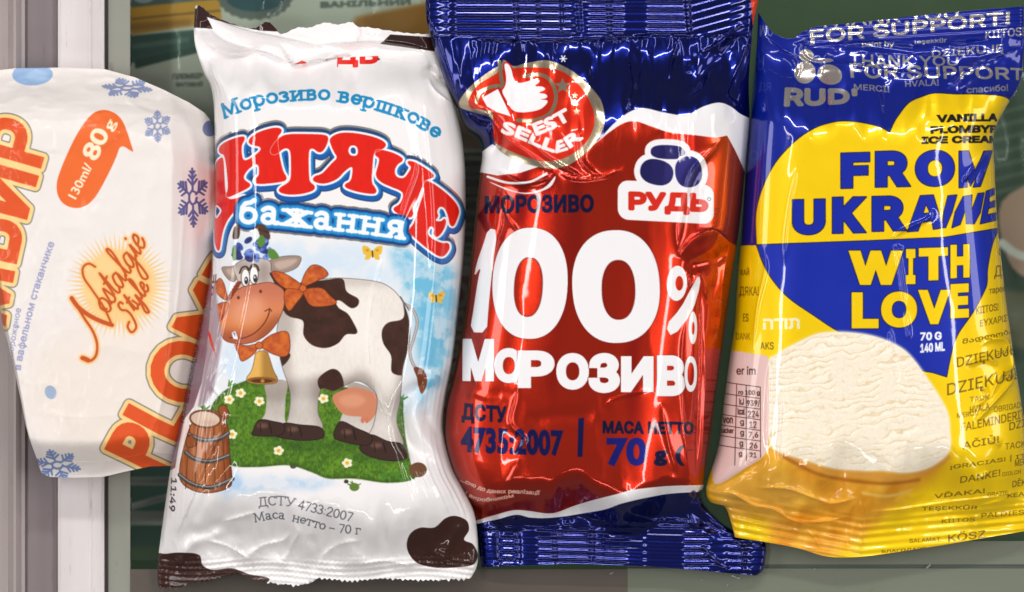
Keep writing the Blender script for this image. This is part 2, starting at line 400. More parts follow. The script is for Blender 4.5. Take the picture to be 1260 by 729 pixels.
# ------------------------------------------------ white wrapper with the cow
def print_cow():
    P = Print(180, -10, 600, 740, (244, 241, 241), 0)
    rnd = random.Random(4)
    def blotch(poly, col, seed, sc=9, soft=6, al=1.0):
        w = P.cov([np.asarray(poly, float)], 0, soft)
        c, (x0, y0, x1, y1) = w
        X, Y = np.meshgrid(np.arange(x0, x1) / 2., np.arange(y0, y1) / 2.)
        n = sstep(.28, .62, fbm(X / sc, Y / sc, seed, 4) + .12 * (fbm(X / 1.5, Y / 1.5, seed + 5, 2) - .4))
        P.put((c * (0.35 + .65 * n), (x0, y0, x1, y1)), col, 0, al)
    # pale sky wash
    blotch([(262, 290), (420, 300), (470, 300), (560, 330), (556, 400), (530, 500), (500, 520), (260, 520), (262, 400)], (214, 230, 244), 3, 30, 10)
    blotch([(480, 300), (560, 330), (560, 400), (545, 470), (520, 500), (515, 430), (512, 390), (492, 340)], (112, 190, 224), 8, 12, 6)
    blotch([(280, 560), (300, 585), (330, 585), (420, 590), (390, 600), (330, 598), (280, 612), (270, 600)], (178, 208, 238), 9, 14, 5)
    # seal and corner patches in dark brown
    BR = (58, 30, 24)
    P.fill(spline([(186, 688), (205, 682), (225, 680), (245, 683), (249, 696), (262, 702), (285, 700), (305, 707), (330, 716), (250, 745), (180, 745)], 5, True), BR)
    P.fill(spline([(506, 655), (518, 648), (535, 648), (548, 637), (560, 634), (574, 640), (577, 652), (571, 664), (582, 670), (588, 684), (582, 695), (565, 698), (540, 699), (516, 694), (504, 682), (501, 668)], 6, True), BR)
    P.fill([(480, 42), (545, 46), (545, 64), (468, 54)], (48, 24, 20)); P.fill([(233, 10), (250, 12), (262, 36), (236, 34)], (48, 24, 20))
    P.fill(chaikin([(246, 2), (262, 14), (290, 24), (312, 30), (322, 22), (334, 24), (344, 34), (366, 36), (330, 40), (290, 32), (262, 24), (240, 16)], 1), (48, 26, 22))
    # maker's word half swallowed by the top fold
    g = tbox('РУДЬ', 364, 58, 464, 82, None); P.fill(g, RED, grow=1.6, clip=[np.array([(415, 71), (470, 69), (470, 90), (415, 90)])])
    P.fill([(363, 80), (372, 75), (378, 78)], RED)
    P.fill(ell(466, 73, 1.3, 1.3), (60, 30, 90))
    # arched words
    P.fill(slab('Морозиво вершкове', [(279, 147), (320, 133), (375, 125), (420, 127), (470, 139), (510, 154), (537, 172)], 17.5, 1.75, .15, 1.35, .05), (24, 142, 196))
    # big red lettering
    z = Z(250, 130, 3.644)
    L = []
    L.append([[(58, 262), (78, 240), (100, 234), (103, 300), (108, 385), (120, 425), (160, 420), (195, 405), (200, 420), (160, 470), (122, 510), (98, 560), (88, 610), (82, 655), (66, 650), (54, 610), (50, 540), (48, 300)], [(54, 440), (54, 520), (92, 480), (84, 460)][::-1]])
    L.append([[(72, 205), (84, 180), (135, 156), (196, 141), (200, 160), (182, 188), (188, 248), (205, 252), (240, 232), (272, 203), (260, 190), (230, 188), (211, 172), (222, 148), (262, 123), (335, 103), (364, 112), (362, 130), (343, 148), (350, 215), (368, 300), (386, 325), (382, 345), (330, 354), (256, 360), (238, 348), (243, 332), (262, 318), (258, 262), (215, 290), (192, 322), (198, 340), (224, 355), (222, 372), (170, 397), (116, 420), (106, 405), (120, 385), (118, 330), (105, 225), (85, 222)]])
    L.append([[(308, 215), (320, 185), (350, 150), (385, 134), (470, 134), (560, 136), (572, 155), (560, 192), (540, 218), (520, 216), (505, 202), (488, 200), (482, 225), (484, 330), (490, 350), (512, 365), (507, 387), (450, 404), (385, 406), (348, 394), (348, 375), (390, 352), (403, 330), (402, 220), (392, 200), (370, 200), (345, 224), (323, 230)]])
    L.append([[(576, 175), (592, 215), (610, 240), (585, 262), (560, 290), (540, 312), (502, 322), (498, 347), (550, 360), (610, 338), (642, 300), (674, 278), (676, 300), (668, 345), (642, 355), (640, 374), (700, 394), (770, 404), (786, 392), (778, 372), (760, 350), (766, 280), (770, 218), (800, 208), (827, 190), (822, 170), (780, 148), (700, 130), (630, 126), (590, 140), (573, 158)], [(668, 184), (698, 190), (700, 230), (668, 232), (656, 208)][::-1]])
    L.append([[(773, 215), (785, 200), (850, 213), (900, 238), (900, 256), (875, 270), (862, 300), (872, 326), (905, 332), (927, 300), (937, 280), (918, 265), (922, 250), (962, 260), (1037, 310), (1037, 328), (1000, 340), (984, 372), (962, 430), (942, 468), (948, 490), (935, 510), (890, 497), (856, 475), (858, 460), (888, 445), (904, 402), (886, 385), (850, 372), (800, 350), (775, 320), (790, 270), (795, 242), (776, 232)]])
    L.append([[(985, 350), (1005, 336), (1062, 370), (1127, 425), (1152, 470), (1142, 507), (1125, 547), (1106, 540), (1100, 500), (1085, 462), (1062, 455), (1050, 480), (1060, 500), (1040, 520), (1070, 522), (1085, 505), (1094, 525), (1077, 570), (1050, 597), (1033, 580), (1040, 555), (1022, 540), (1005, 575), (1030, 600), (1075, 620), (1102, 615), (1110, 640), (1087, 677), (1060, 682), (1000, 640), (923, 572), (925, 558), (950, 530), (975, 440), (995, 390)]])
    letters = []
    for grp in L:
        for i, p in enumerate(grp):
            c = chaikin(z(p), 2); letters.append(c if (poly_area(c) > 0) == (i == 0) else c[::-1])
    outer = [l for l in letters if True]
    sh = [l + [1.2, 3.0] for l in letters]; up = [l + [0, -2.6] for l in letters]
    bz = slab('бажання', [(300, 275), (340, 276), (390, 281), (440, 286), (497, 294)], 28, 2.7, .15, 2.1, .07)
    P.fill(up, (196, 192, 188), foil=.9, grow=6.5); P.fill(bz, (180, 176, 172), foil=.9, grow=9.5)
    P.fill(up, (40, 70, 110), 0, grow=4.2); P.fill(sh, (26, 62, 110), 0, grow=6.6)
    P.fill(sh, (20, 92, 172), 0, grow=5.2)
    P.fill([l + [3, 0] for l in letters], (30, 140, 205), 0, grow=2.0, alpha=.8)
    P.fill([p for p in letters if poly_area(p) < 0 or len(p) < 30], (26, 86, 150), 0)
    P.fill(letters, (246, 244, 248), 0, grow=2.3)
    P.fill(letters, lambda X, Y: (232 - 14 * sstep(0, 1, fbm(X / 6, Y / 18, 4)), 30 + 0 * X, 16 + 0 * X), 0, grow=-.2)
    P.fill(bz, (16, 64, 130), 0, grow=7.2); P.fill(bz, (24, 120, 190), 0, grow=4.2); P.fill(bz, (34, 146, 212), 0, grow=2.8); P.fill(bz, (246, 248, 252), 0, grow=.2)
    # meadow
    q = Z(200, 440, 2.5225); p7 = Z(240, 270, 3.9375)
    grass = spline(q([(205, 310), (205, 230), (158, 165), (190, 110), (245, 78), (310, 66), (480, 84), (700, 100), (745, 122), (750, 180), (757, 250), (774, 330), (784, 372), (700, 384), (600, 371), (520, 371), (470, 352), (400, 330), (310, 335), (230, 333)]), 5, True)
    P.fill(grass, lambda X, Y: (40 + 62 * fbm(X / 3, Y / 3, 2) + 30 * fbm(X / 22, Y / 14, 6), 76 + 74 * fbm(X / 3, Y / 3, 2) + 30 * fbm(X / 22, Y / 14, 6), 18 + 26 * fbm(X / 3, Y / 3, 2)), soft=.5)
    P.line([grass], 3, (30, 52, 14), closed=True, soft=2, alpha=.55, clip=[grass])
    for _ in range(900):
        x = rnd.uniform(262, 510); y = rnd.uniform(468, 592); h = rnd.uniform(1.5, 4)
        P.line([(x, y), (x + rnd.uniform(-1.5, 1.5), y - h)], .35, (rnd.choice([(92, 148, 44), (46, 92, 26), (124, 168, 60)])), clip=[grass])
    P.fill(ell(400, 546, 60, 8), (38, 70, 24), soft=5, alpha=.45); P.fill(ell(340, 534, 26, 6), (38, 70, 24), soft=4, alpha=.45); P.fill(ell(470, 560, 36, 7), (38, 70, 24), soft=4, alpha=.4)
    for (x, y) in q([(690, 372), (720, 360), (745, 378), (765, 350), (600, 395), (745, 130), (215, 85), (140, 160)]):
        for k in range(5):
            a = rnd.uniform(3.4, 6.0); P.line([(x, y), (x + 9 * math.cos(a), y + 7 * math.sin(a))], [1.6, .4], (70, 128, 40))
    def flower(x, y, s=1):
        for k in range(5):
            a = 2 * math.pi * k / 5 + x; P.fill(ell(x + 3.6 * s * math.cos(a), y + 3.4 * s * math.sin(a), 2.7 * s, 2.3 * s), (244, 238, 206))
        P.fill(ell(x, y, 2.2 * s, 2.1 * s), (226, 176, 40))
    # cow body
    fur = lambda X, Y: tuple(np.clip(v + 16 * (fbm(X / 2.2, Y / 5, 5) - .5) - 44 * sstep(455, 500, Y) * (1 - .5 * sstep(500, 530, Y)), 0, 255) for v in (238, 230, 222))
    def tone(poly, col, al, soft, clip): P.fill(np.asarray(poly, float), col, soft=soft, alpha=al, clip=clip)
    W_ = lambda pts: spline(pts, 5, True)
    tail = spline(p7([(1020, 410), (1060, 440), (1080, 500), (1062, 580), (1045, 640), (1060, 700), (1092, 735)]), 6)
    P.line(tail, 1.6, (120, 104, 98)); P.line(tail, .9, (206, 196, 190))
    P.fill(W_(q([(782, 30), (808, 34), (822, 60), (820, 90), (806, 112), (796, 88), (792, 62)])), (122, 62, 32))
    hl = W_([(430, 470), (462, 480), (466, 505), (462, 520), (458, 534), (446, 536), (422, 524), (424, 507), (436, 500)])
    fl = W_([(330, 470), (355, 468), (354, 490), (353, 511), (352, 523), (324, 520), (329, 508), (331, 490)])
    for a in (hl, fl):
        P.fill(a, fur); tone(ell(a[:, 0].mean(), a[:, 1].min() + 10, 22, 18), (130, 116, 106), .55, 5, [a])
    P.fill(W_([(412, 486), (438, 476), (466, 486), (465, 505), (455, 518), (446, 512), (434, 511), (424, 508), (416, 500)]), (206, 132, 100)); P.fill(W_([(420, 488), (440, 484), (452, 492), (440, 500), (424, 498)]), (226, 160, 126), soft=2, alpha=.7)
    for x in (448, 453): P.fill(ell(x, 516, 2.4, 3.6), (206, 122, 90))
    body = W_([(344, 404), (352, 378), (362, 356), (380, 346), (402, 344), (424, 343), (464, 347), (482, 355), (494, 368), (502, 386), (505, 404), (504, 424), (497, 450), (495, 470), (493, 492), (489, 518), (497, 546), (480, 548), (456, 538), (462, 520), (466, 488), (455, 474), (438, 468), (414, 480), (397, 478), (393, 505), (397, 527), (352, 524), (357, 515), (360, 484), (350, 450), (346, 430)])
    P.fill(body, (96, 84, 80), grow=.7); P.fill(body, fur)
    B = [body]
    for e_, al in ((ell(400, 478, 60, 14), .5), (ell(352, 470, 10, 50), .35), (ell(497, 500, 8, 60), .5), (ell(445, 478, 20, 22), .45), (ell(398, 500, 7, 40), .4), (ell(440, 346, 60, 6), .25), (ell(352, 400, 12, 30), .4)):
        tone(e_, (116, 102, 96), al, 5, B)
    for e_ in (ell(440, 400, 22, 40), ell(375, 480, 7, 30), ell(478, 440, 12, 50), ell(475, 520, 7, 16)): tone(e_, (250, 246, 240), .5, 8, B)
    def dark(poly, clip=B):
        P.fill(poly, lambda X, Y: (52 + 26 * fbm(X / 9, Y / 9, 7), 30 + 16 * fbm(X / 9, Y / 9, 7), 22 + 12 * fbm(X / 9, Y / 9, 7)), clip=clip)
    dark(W_(p7([(480, 270), (560, 300), (640, 295), (722, 290), (742, 350), (797, 385), (795, 418), (762, 430), (712, 395), (690, 400), (705, 430), (745, 455), (772, 495), (793, 540), (782, 555), (738, 558), (700, 600), (640, 622), (575, 607), (535, 560), (532, 492), (470, 472), (440, 440), (440, 360)])))
    dark(W_(p7([(1012, 395), (1050, 470), (1060, 600), (1030, 740), (960, 740), (955, 660), (918, 600), (911, 540), (940, 500), (1000, 487), (1018, 460)])))
    dark(W_(q([(490, 62), (530, 34), (558, 48), (566, 92), (530, 107), (494, 95)])))
    dark(W_(p7([(372, 640), (400, 655), (455, 640), (472, 660), (445, 700), (405, 722), (375, 700)])))
    for h in ([(343.5, 530), (352, 520), (372, 522), (396, 525), (399, 537), (374, 540), (345, 536)], [(315, 529), (322, 516), (340, 518), (352, 522), (347, 534), (316, 534)], [(446, 544), (458, 534), (478, 542), (495, 546), (500, 563), (473, 564), (448, 555)], [(413, 534), (421, 518), (440, 526), (458, 535), (453, 546), (422, 541)]):
        hh = W_(h); P.fill(hh, (30, 18, 16), grow=.9); P.fill(hh, (62, 40, 33)); c = hh.mean(0); P.fill(ell(c[0] - 6, c[1] - 3, 7, 3), (130, 96, 82), soft=1.5, alpha=.7)
        P.line([(c[0] + 2, c[1] - 6), (c[0] + 5, c[1] + 6)], .8, (34, 20, 18)); P.line([(c[0] - 9, c[1] - 5), (c[0] - 8, c[1] + 5)], .6, (34, 20, 18))
    P.line([p7([(1000, 375), (1040, 440)])], .5, (60, 40, 36))
    # head
    dk = (94, 74, 64)
    for h in ([(193, 95), (200, 45), (222, 28), (230, 60), (222, 95)], [(305, 32), (345, 30), (372, 70), (372, 100), (335, 102), (318, 60)]): P.fill(W_(p7(h)), (84, 58, 46))
    for e_, in_ in (([(372, 205), (430, 184), (500, 180), (523, 192), (505, 232), (460, 254), (415, 260), (380, 242)], [(395, 215), (440, 200), (505, 195), (480, 225), (420, 245)]), ([(140, 236), (180, 232), (215, 228), (222, 260), (205, 299), (180, 296), (155, 270)], [(160, 245), (205, 240), (200, 280), (175, 270)])):
        P.fill(W_(p7(e_)), dk, grow=.6); P.fill(W_(p7(e_)), (158, 138, 126)); P.fill(W_(p7(in_)), (196, 172, 158), soft=1)
    head = W_(p7([(200, 240), (225, 210), (270, 194), (345, 194), (376, 212), (380, 262), (400, 306), (300, 345), (228, 345), (220, 300)]))
    P.fill(head, dk, grow=.7); P.fill(head, (204, 192, 184)); P.fill(ell(*p7([(345, 260)])[0], 8, 14), (150, 134, 126), soft=4, alpha=.7, clip=[head]); P.fill(ell(*p7([(240, 225)])[0], 12, 6), (150, 134, 126), soft=3, alpha=.5, clip=[head])
    P.fill(W_(p7([(372, 262), (400, 268), (470, 290), (470, 420), (430, 440), (420, 380), (395, 310)])), (70, 42, 30))
    mz = W_(p7([(245, 328), (300, 318), (370, 308), (415, 325), (442, 355), (440, 420), (412, 490), (365, 550), (300, 590), (230, 600), (165, 588), (135, 550), (132, 500), (150, 430), (190, 370)]))
    P.fill(mz, (110, 52, 30), grow=.8)
    P.fill(mz, lambda X, Y: (198 + 22 * sstep(350, 385, Y) - 36 * sstep(395, 420, Y), 116 + 18 * sstep(350, 385, Y) - 36 * sstep(395, 420, Y), 90 - 24 * sstep(380, 420, Y)))
    tone(ell(*p7([(270, 440)])[0], 22, 15, -35), (236, 168, 136), .6, 5, [mz]); tone(ell(*p7([(400, 540)])[0], 24, 16, -40), (140, 64, 34), .6, 5, [mz]); tone(ell(*p7([(160, 570)])[0], 18, 8), (150, 70, 40), .5, 4, [mz])
    P.line(spline(p7([(180, 572), (240, 575), (300, 550), (345, 505), (368, 460), (372, 432)]), 6), .7, (110, 48, 26)); P.line(spline(p7([(350, 445), (372, 435), (382, 445)]), 5), .6, (110, 48, 26))
    for x, y in p7([(222, 380), (329, 350)]): P.fill(ell(x, y, 1.8, 2.2), (110, 50, 30))
    P.fill(p7([(190, 548), (207, 540), (222, 580), (198, 578)]), (240, 244, 250)); P.fill(p7([(195, 548), (206, 548), (208, 570)]), (96, 120, 170))
    for cx, cy, rx, ry, px, py in ((256, 284, 19, 40, 260, 298), (297, 272, 19, 40, 303, 288)):
        a = p7([(cx, cy), (px, py)]); P.fill(ell(*a[0], rx / 3.94 + .9, ry / 3.94 + .9), (60, 40, 36)); P.fill(ell(*a[0], rx / 3.94, ry / 3.94), (246, 244, 240)); P.fill(ell(*a[1], 2.4, 4.8), (40, 44, 52)); P.fill(ell(a[1][0] - .5, a[1][1] - 1.5, .9, 1.5), (240, 240, 240))
    for pp in ([(228, 262), (240, 236), (262, 232), (272, 248)], [(274, 246), (290, 222), (312, 228), (320, 250)]): P.line(spline(p7(pp), 5), 1.1, (66, 46, 42))
    # wreath
    for k in range(26):
        x, y = p7([(rnd.uniform(205, 378), rnd.uniform(95, 195))])[0]; a = rnd.uniform(0, 180)
        P.fill(ell(x, y, 5.6, 3.4, a), rnd.choice([(62, 84, 158), (84, 112, 196), (48, 58, 120), (116, 144, 214)])); P.line([(x, y), (x + 3 * math.cos(a), y + 3 * math.sin(a))], .4, (30, 34, 80))
    for pp in ([(312, 110), (335, 78), (352, 110), (330, 140)], [(365, 150), (395, 150), (418, 188), (375, 192)], [(190, 150), (205, 130), (212, 190), (196, 200)]): P.fill(W_(p7(pp)), (88, 138, 56))
    # plait, bows and bell
    for k in range(6):
        x, y = p7([(222 - 9 * k, 312 + 14 * k)])[0]; P.fill(ell(x, y, 4.2, 2.6, -30), (150, 64, 34)); P.line([(x - 3, y + 1), (x + 3, y - 1)], .4, (90, 34, 20))
    OR = (196, 92, 40)
    def ribbon(pts):
        w = W_(p7(pts)); P.fill(w, (96, 40, 20), grow=.7); P.fill(w, lambda X, Y: (OR[0] + 34 * (fbm(X / 5, Y / 5, 3) - .45) * 2, OR[1] + 34 * (fbm(X / 5, Y / 5, 3) - .45) * 2, OR[2] + 0 * X)); c = w.mean(0)
        P.fill(ell(c[0], c[1], 4.5, 2.2, 30), (228, 130, 70), soft=1.5, alpha=.6, clip=[w])
    for b in ([(385, 256), (440, 264), (500, 300), (525, 325), (500, 348), (440, 330), (402, 296)], [(530, 325), (540, 270), (575, 226), (620, 232), (652, 270), (600, 298)], [(520, 345), (455, 340), (444, 390), (465, 442), (500, 405), (538, 352)], [(540, 342), (620, 335), (660, 370), (692, 405), (640, 420), (575, 418), (545, 380)], [(102, 330), (128, 288), (152, 320), (166, 388), (130, 372)], [(88, 482), (108, 422), (160, 402), (172, 425), (132, 490)],
              [(208, 604), (265, 612), (312, 605), (300, 645), (242, 684), (225, 650)], [(325, 605), (380, 560), (450, 543), (468, 580), (466, 640), (440, 662), (390, 650), (345, 625)]): ribbon(b)
    for x, y in p7([(532, 335), (322, 610)]): P.fill(ell(x, y, 4.8, 4.8), (96, 40, 20)); P.fill(ell(x, y, 4, 4), (206, 104, 48))
    gold = lambda X, Y: (176 + 56 * sstep(330, 320, X) + 0 * Y, 130 + 50 * sstep(330, 320, X), 60 + 30 * sstep(330, 320, X))
    bell = np.array([(318, 432), (331, 431), (335, 442), (339, 456), (345, 466), (342, 471), (325, 472), (308, 470), (306, 465), (313, 456), (316, 444)])
    P.fill(chaikin(bell, 1), (90, 56, 24), grow=.6); P.fill(chaikin(bell, 1), gold); P.fill(ell(325, 467, 18, 4), (140, 92, 40)); P.fill(ell(325, 468, 13, 2.4), (86, 50, 22)); P.fill(ell(326, 468, 2.4, 2.2), (190, 130, 60))
    for (x, y) in q([(215, 128), (250, 108), (308, 133), (505, 125), (367, 285), (578, 323), (224, 235)]): flower(x, y, 1.05)
    # milk barrel
    bar = chaikin(q([(96, 200), (140, 158), (185, 165), (212, 205), (214, 290), (226, 385), (210, 402), (160, 416), (115, 414), (62, 388), (56, 345), (76, 262)]), 2)
    P.fill(bar, (60, 28, 14), grow=.8)
    P.fill(bar, lambda X, Y: tuple(v + 44 * (fbm(X / 1.8, Y / 22, 12, 3) - .5) * k + 30 * np.exp(-((X - 250) / 14) ** 2) - 40 * sstep(272, 290, X) for v, k in ((164, 1.4), (92, 1.2), (46, .7))))
    for x0, x1 in ((236, 231), (246, 243), (256, 256), (266, 268), (276, 281)): P.line([(x0, 522), (x1, 600)], .5, (84, 42, 20))
    for pts in ([(78, 292), (110, 312), (160, 318), (214, 300)], [(58, 362), (100, 388), (160, 398), (225, 372)], [(88, 236), (130, 252), (180, 250), (212, 232)]):
        P.line(spline(q(pts), 5), 2.7, (70, 64, 62)); P.line(spline(q([(a, b - 2) for a, b in pts]), 5), .8, (150, 144, 140))
    lid = ell(*q([(140, 188)])[0], 18, 9, 4); P.fill(lid, (110, 62, 34), grow=2.4); P.fill(lid, (222, 196, 176)); P.fill(ell(*q([(150, 200)])[0], 11, 4), (196, 160, 140), soft=2, alpha=.6)
    for pp in ([(98, 238), (80, 250), (84, 276), (112, 268)], [(182, 150), (208, 148), (212, 185), (190, 180)]): P.fill(W_(q(pp)), (150, 80, 38)); P.line([spline(q(pp), 4, True)], .4, (70, 34, 16), closed=True)
    # pebbles and butterflies
    for (x, y), r, c in zip(q([(575, 380), (600, 397), (795, 345), (412, 332)]), (2.4, 5, 9, 3.4), ((60, 56, 40), (96, 128, 52), (112, 74, 48), (70, 84, 44))): P.fill(ell(x, y, r * 1.2, r), c)
    for (x, y), s in zip(p7([(865, 168), (1170, 382)]), (1.0, .85)):
        for sx in (-1, 1):
            k = s * (1 if sx > 0 or s == 1 else .9)
            P.fill(W_([(x, y), (x + sx * 5 * k, y - 8 * k), (x + sx * 12 * k, y - 9 * k), (x + sx * 11 * k, y), (x + sx * 8 * k, y + 2 * k), (x + sx * 9 * k, y + 7 * k), (x + sx * 4 * k, y + 7 * k)]), (236, 190, 62)); P.fill(ell(x + sx * 6 * k, y - 4 * k, 2, 1.4), (200, 136, 40), soft=.5)
        P.line([(x, y - 3), (x + .5, y + 4)], .9, (80, 56, 30))
    # small type
    ink = (92, 96, 104)
    P.fill(slab('ДСТУ 4733:2007', [(322, 622), (350, 620), (385, 628), (434, 640)], 11.5, .62, .1, .5), ink)
    P.fill(slab('Маса  нетто – 70 г', [(315, 643), (345, 636), (375, 640), (410, 652), (446, 655)] if False else [(316, 641), (345, 637), (375, 643), (405, 652), (444, 656)], 11, .62, .1, .5) if 'М' in SLAB else [], ink)
    P.fill(tpath('11:49', [(212, 588), (211, 606), (209, 628)], 10.5, INTER), (58, 50, 62), grow=.3)
    P.fill(tpath('А.9Е', [(268, 388), (267, 365), (268, 338)], 9, INTER), (50, 48, 66), grow=.3)
    # printed back edge showing along the lower left side
    P.fill([(266, 340), (276, 420), (266, 480), (256, 496), (246, 500), (251, 470), (262, 370)], (168, 150, 160), soft=1)
    P.fill([(255, 400), (262, 412), (270, 440), (262, 424)], (214, 60, 50))
    P.fill([(240, 300), (262, 300), (263, 335), (262, 370), (257, 430), (251, 470), (241, 500), (228, 516), (222, 545), (217, 575), (190, 590), (200, 500), (225, 400)], (128, 104, 120))
    for k in range(7):
        t = k / 8.; x = 258 - 24 * t - 14 * t * t; y = 348 + 196 * t
        P.fill(tpath(('РАЗОМ', 'СКЛАД', 'МАСА', 'ЦУКОР', 'МОЛОКО', 'ВЕРШКИ')[k % 6], [(x - 4.2, y + 25), (x - .5, y + 1)], 7.6, None, off=.02), (40, 26, 44), alpha=.9)
        P.fill(tpath(('МОЛОКО', 'ВОДА', 'ЦУКОР', 'СКЛАД')[k % 4], [(x - 13, y + 25), (x - 9.6, y + 1)], 6.2, None, off=.02), (40, 26, 44), alpha=.8)
    return P

# ------------------------------------------------ red and navy foil wrapper
def print_red():
    NAVY = (8, 22, 104)
    P = Print(515, -25, 965, 740, NAVY, 1.0)
    OG = lambda X, Y: (196 + 36 * sstep(840, 910, X) * sstep(520, 250, Y) - 34 * sstep(.45, .7, fbm(X / 34, Y / 220, 5, 2)), 42 + 50 * sstep(845, 910, X) * sstep(520, 250, Y) - 18 * sstep(.45, .7, fbm(X / 34, Y / 220, 5, 2)), 16 + 0 * X)  # foil reflections painted into the red: dark upright bands, brighter upper right side
    zt = Z(690, 0, 3.9375)
    up = zt([(120, 720), (175, 690), (250, 610), (330, 550), (400, 532), (500, 555), (600, 565), (680, 525), (760, 503), (820, 520), (870, 555), (925, 575), (960, 590)])
    red = spline(zt([(60, 760), (160, 705), (230, 650), (300, 605), (360, 597), (430, 620), (520, 650), (640, 662), (740, 672), (800, 662)]), 5).tolist() + [(903, 185), (918, 214), (950, 230), (950, 600)]
    lowr = spline([(945, 600), (854, 597), (818, 597.5), (779, 601), (760, 606), (732, 614), (706, 623), (680, 632), (651, 629), (631, 628), (607, 635), (580, 644)], 5).tolist()
    loww = [(520, 662), (560, 652)] + spline([(588, 646), (612, 640), (635, 634), (655, 638), (690, 637), (740, 628), (766, 618), (805, 610), (849, 606), (945, 607)], 5).tolist()
    body_w = np.array([(520, 190), (594, 186), (606, 178), (640, 196), (662, 204), (690, 214), (712, 196)] + spline(up, 5).tolist() + [(960, 607)] + loww[::-1])
    P.fill(body_w, (242, 240, 242), foil=0)
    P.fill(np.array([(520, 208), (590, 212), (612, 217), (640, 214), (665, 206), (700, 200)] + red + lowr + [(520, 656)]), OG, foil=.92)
    # white swoosh remnants in the left fold
    P.line(spline([(600, 218), (625, 226), (652, 225), (672, 215)], 6), 1.5, (240, 236, 238), 0); P.fill(spline([(602, 224), (622, 234), (650, 240), (676, 232), (683, 218), (668, 233), (640, 238)], 5, True), (240, 236, 238), 0)
    # badge
    P.fill(spline([(564, 130), (578, 108), (600, 90), (616, 80), (620, 74), (632, 82), (650, 78), (675, 75), (700, 86), (720, 102), (738, 124), (743, 148), (738, 168), (720, 190), (690, 208), (650, 204), (612, 184), (606, 150), (586, 140)], 5, True), (206, 190, 160), foil=1)
    P.fill(spline([(577, 124), (588, 106), (610, 92), (619, 86), (660, 84), (690, 88), (712, 106), (726, 128), (731, 150), (724, 172), (706, 190), (680, 200), (650, 196), (612, 178), (607, 160), (606, 140), (592, 136), (580, 134)], 5, True), (222, 44, 18), foil=.5)
    zb = Z(510, 0, 3.9375)
    for pth in ([(300, 500), (315, 455), (345, 435), (400, 420), (428, 425), (420, 380), (412, 300)], [(530, 375), (600, 365), (650, 385), (680, 440), (682, 500), (650, 560), (580, 590), (500, 590)]): P.line(spline(zb(pth), 5), 2.2, (200, 184, 150), 1)
    hand = chaikin(zb([(432, 312), (450, 308), (468, 330), (482, 395), (508, 410), (560, 395), (595, 384), (612, 400), (575, 425), (622, 422), (638, 440), (595, 455), (640, 460), (645, 482), (600, 487), (648, 490), (640, 512), (600, 545), (480, 556), (448, 495), (420, 447), (440, 425), (446, 380)]), 2)
    P.fill(hand, (222, 30, 16), foil=.4, grow=1.8); P.fill(hand, (246, 244, 246), foil=0)
    P.fill(zb([(328, 478), (405, 436), (470, 572), (395, 548), (385, 540), (352, 522)]), (246, 244, 246), foil=0)
    P.line([zb([(408, 432), (475, 575)])], 1.2, (200, 30, 20))
    P.fill(tpath('SELLER', [(617, 164), (640, 172), (664, 183), (690, 189), (716, 172)], 14, None, unit=.73), (246, 240, 240), 0, grow=1.3)
    P.fill(tpath('EST', [(660, 168), (680, 160), (702, 148)], 15, None), (222, 44, 18), .5, grow=2.6); P.fill(tpath('EST', [(660, 168), (680, 160), (702, 148)], 15, None), (246, 240, 240), 0, grow=1.3)
    def star(cx, cy, r, col=(210, 196, 170)):
        P.fill([(cx + (r if k % 2 == 0 else r * .45) * math.sin(k * math.pi / 5), cy - (r if k % 2 == 0 else r * .45) * math.cos(k * math.pi / 5)) for k in range(10)], col, foil=1)
    star(692, 107, 10); star(707, 119, 4.5); star(709, 139, 5)
    for a in (0, 60, 120): P.line([(693 - 4 * math.cos(math.radians(a)), 73 - 4 * math.sin(math.radians(a))), (693 + 4 * math.cos(math.radians(a)), 73 + 4 * math.sin(math.radians(a)))], .8, (236, 236, 246), 0)
    ink = (12, 14, 58)
    def word(s, x0, y0, x1, y1, g=1.2, dy=0, col=ink, foil=.6, fnt=None):
        t = tbox(s, x0 - g * .8, y0 - g * .8, x1 + g * .8, y1 + g * .8, fnt, dy, off=.042, track=1.06); P.fill(t, col, foil=foil, grow=.25)
    word('МОРОЗИВО', 598, 243, 728, 262, 1.9, -1)
    # the big figures
    WH = (243, 241, 243)
    P.fill(chaikin([(601, 281), (612.5, 284), (606, 330), (601, 380), (599, 409.5), (578, 409), (583, 378), (588, 345), (592, 328), (583, 342), (586, 325), (594, 303)], 1), WH, 0)
    for o_, i_ in (((652, 349, 46, 68, 2), (650, 353.5, 17, 36, 3)), ((757, 353, 53.5, 69, -3), (760, 357, 20, 36, -1))):
        P.fill([ell(*o_[:4], o_[4], 60, 2.25), ell(*i_[:4], i_[4], 48, 2.25)[::-1]], (110, 14, 8), .6, grow=.9, alpha=.7); P.fill([ell(*o_[:4], o_[4], 60, 2.25), ell(*i_[:4], i_[4], 48, 2.25)[::-1]], WH, 0)
        P.line([ell(*i_[:4], i_[4], 48, 2.25)], .7, (120, 20, 10), closed=True, alpha=.7)
    P.fill([ell(831.5, 349, 12.5, 21.5, 3), ell(834.5, 349, 4.8, 9, 0)[::-1]], WH, 0)
    P.fill(chaikin([(859, 337), (861, 350), (851, 384), (826, 416), (817, 401), (836, 380), (848, 357)], 1), WH, 0)
    P.fill([ell(851.5, 403.5, 5.4, 20), ell(851.6, 404, 1.9, 8)[::-1]], WH, 0)
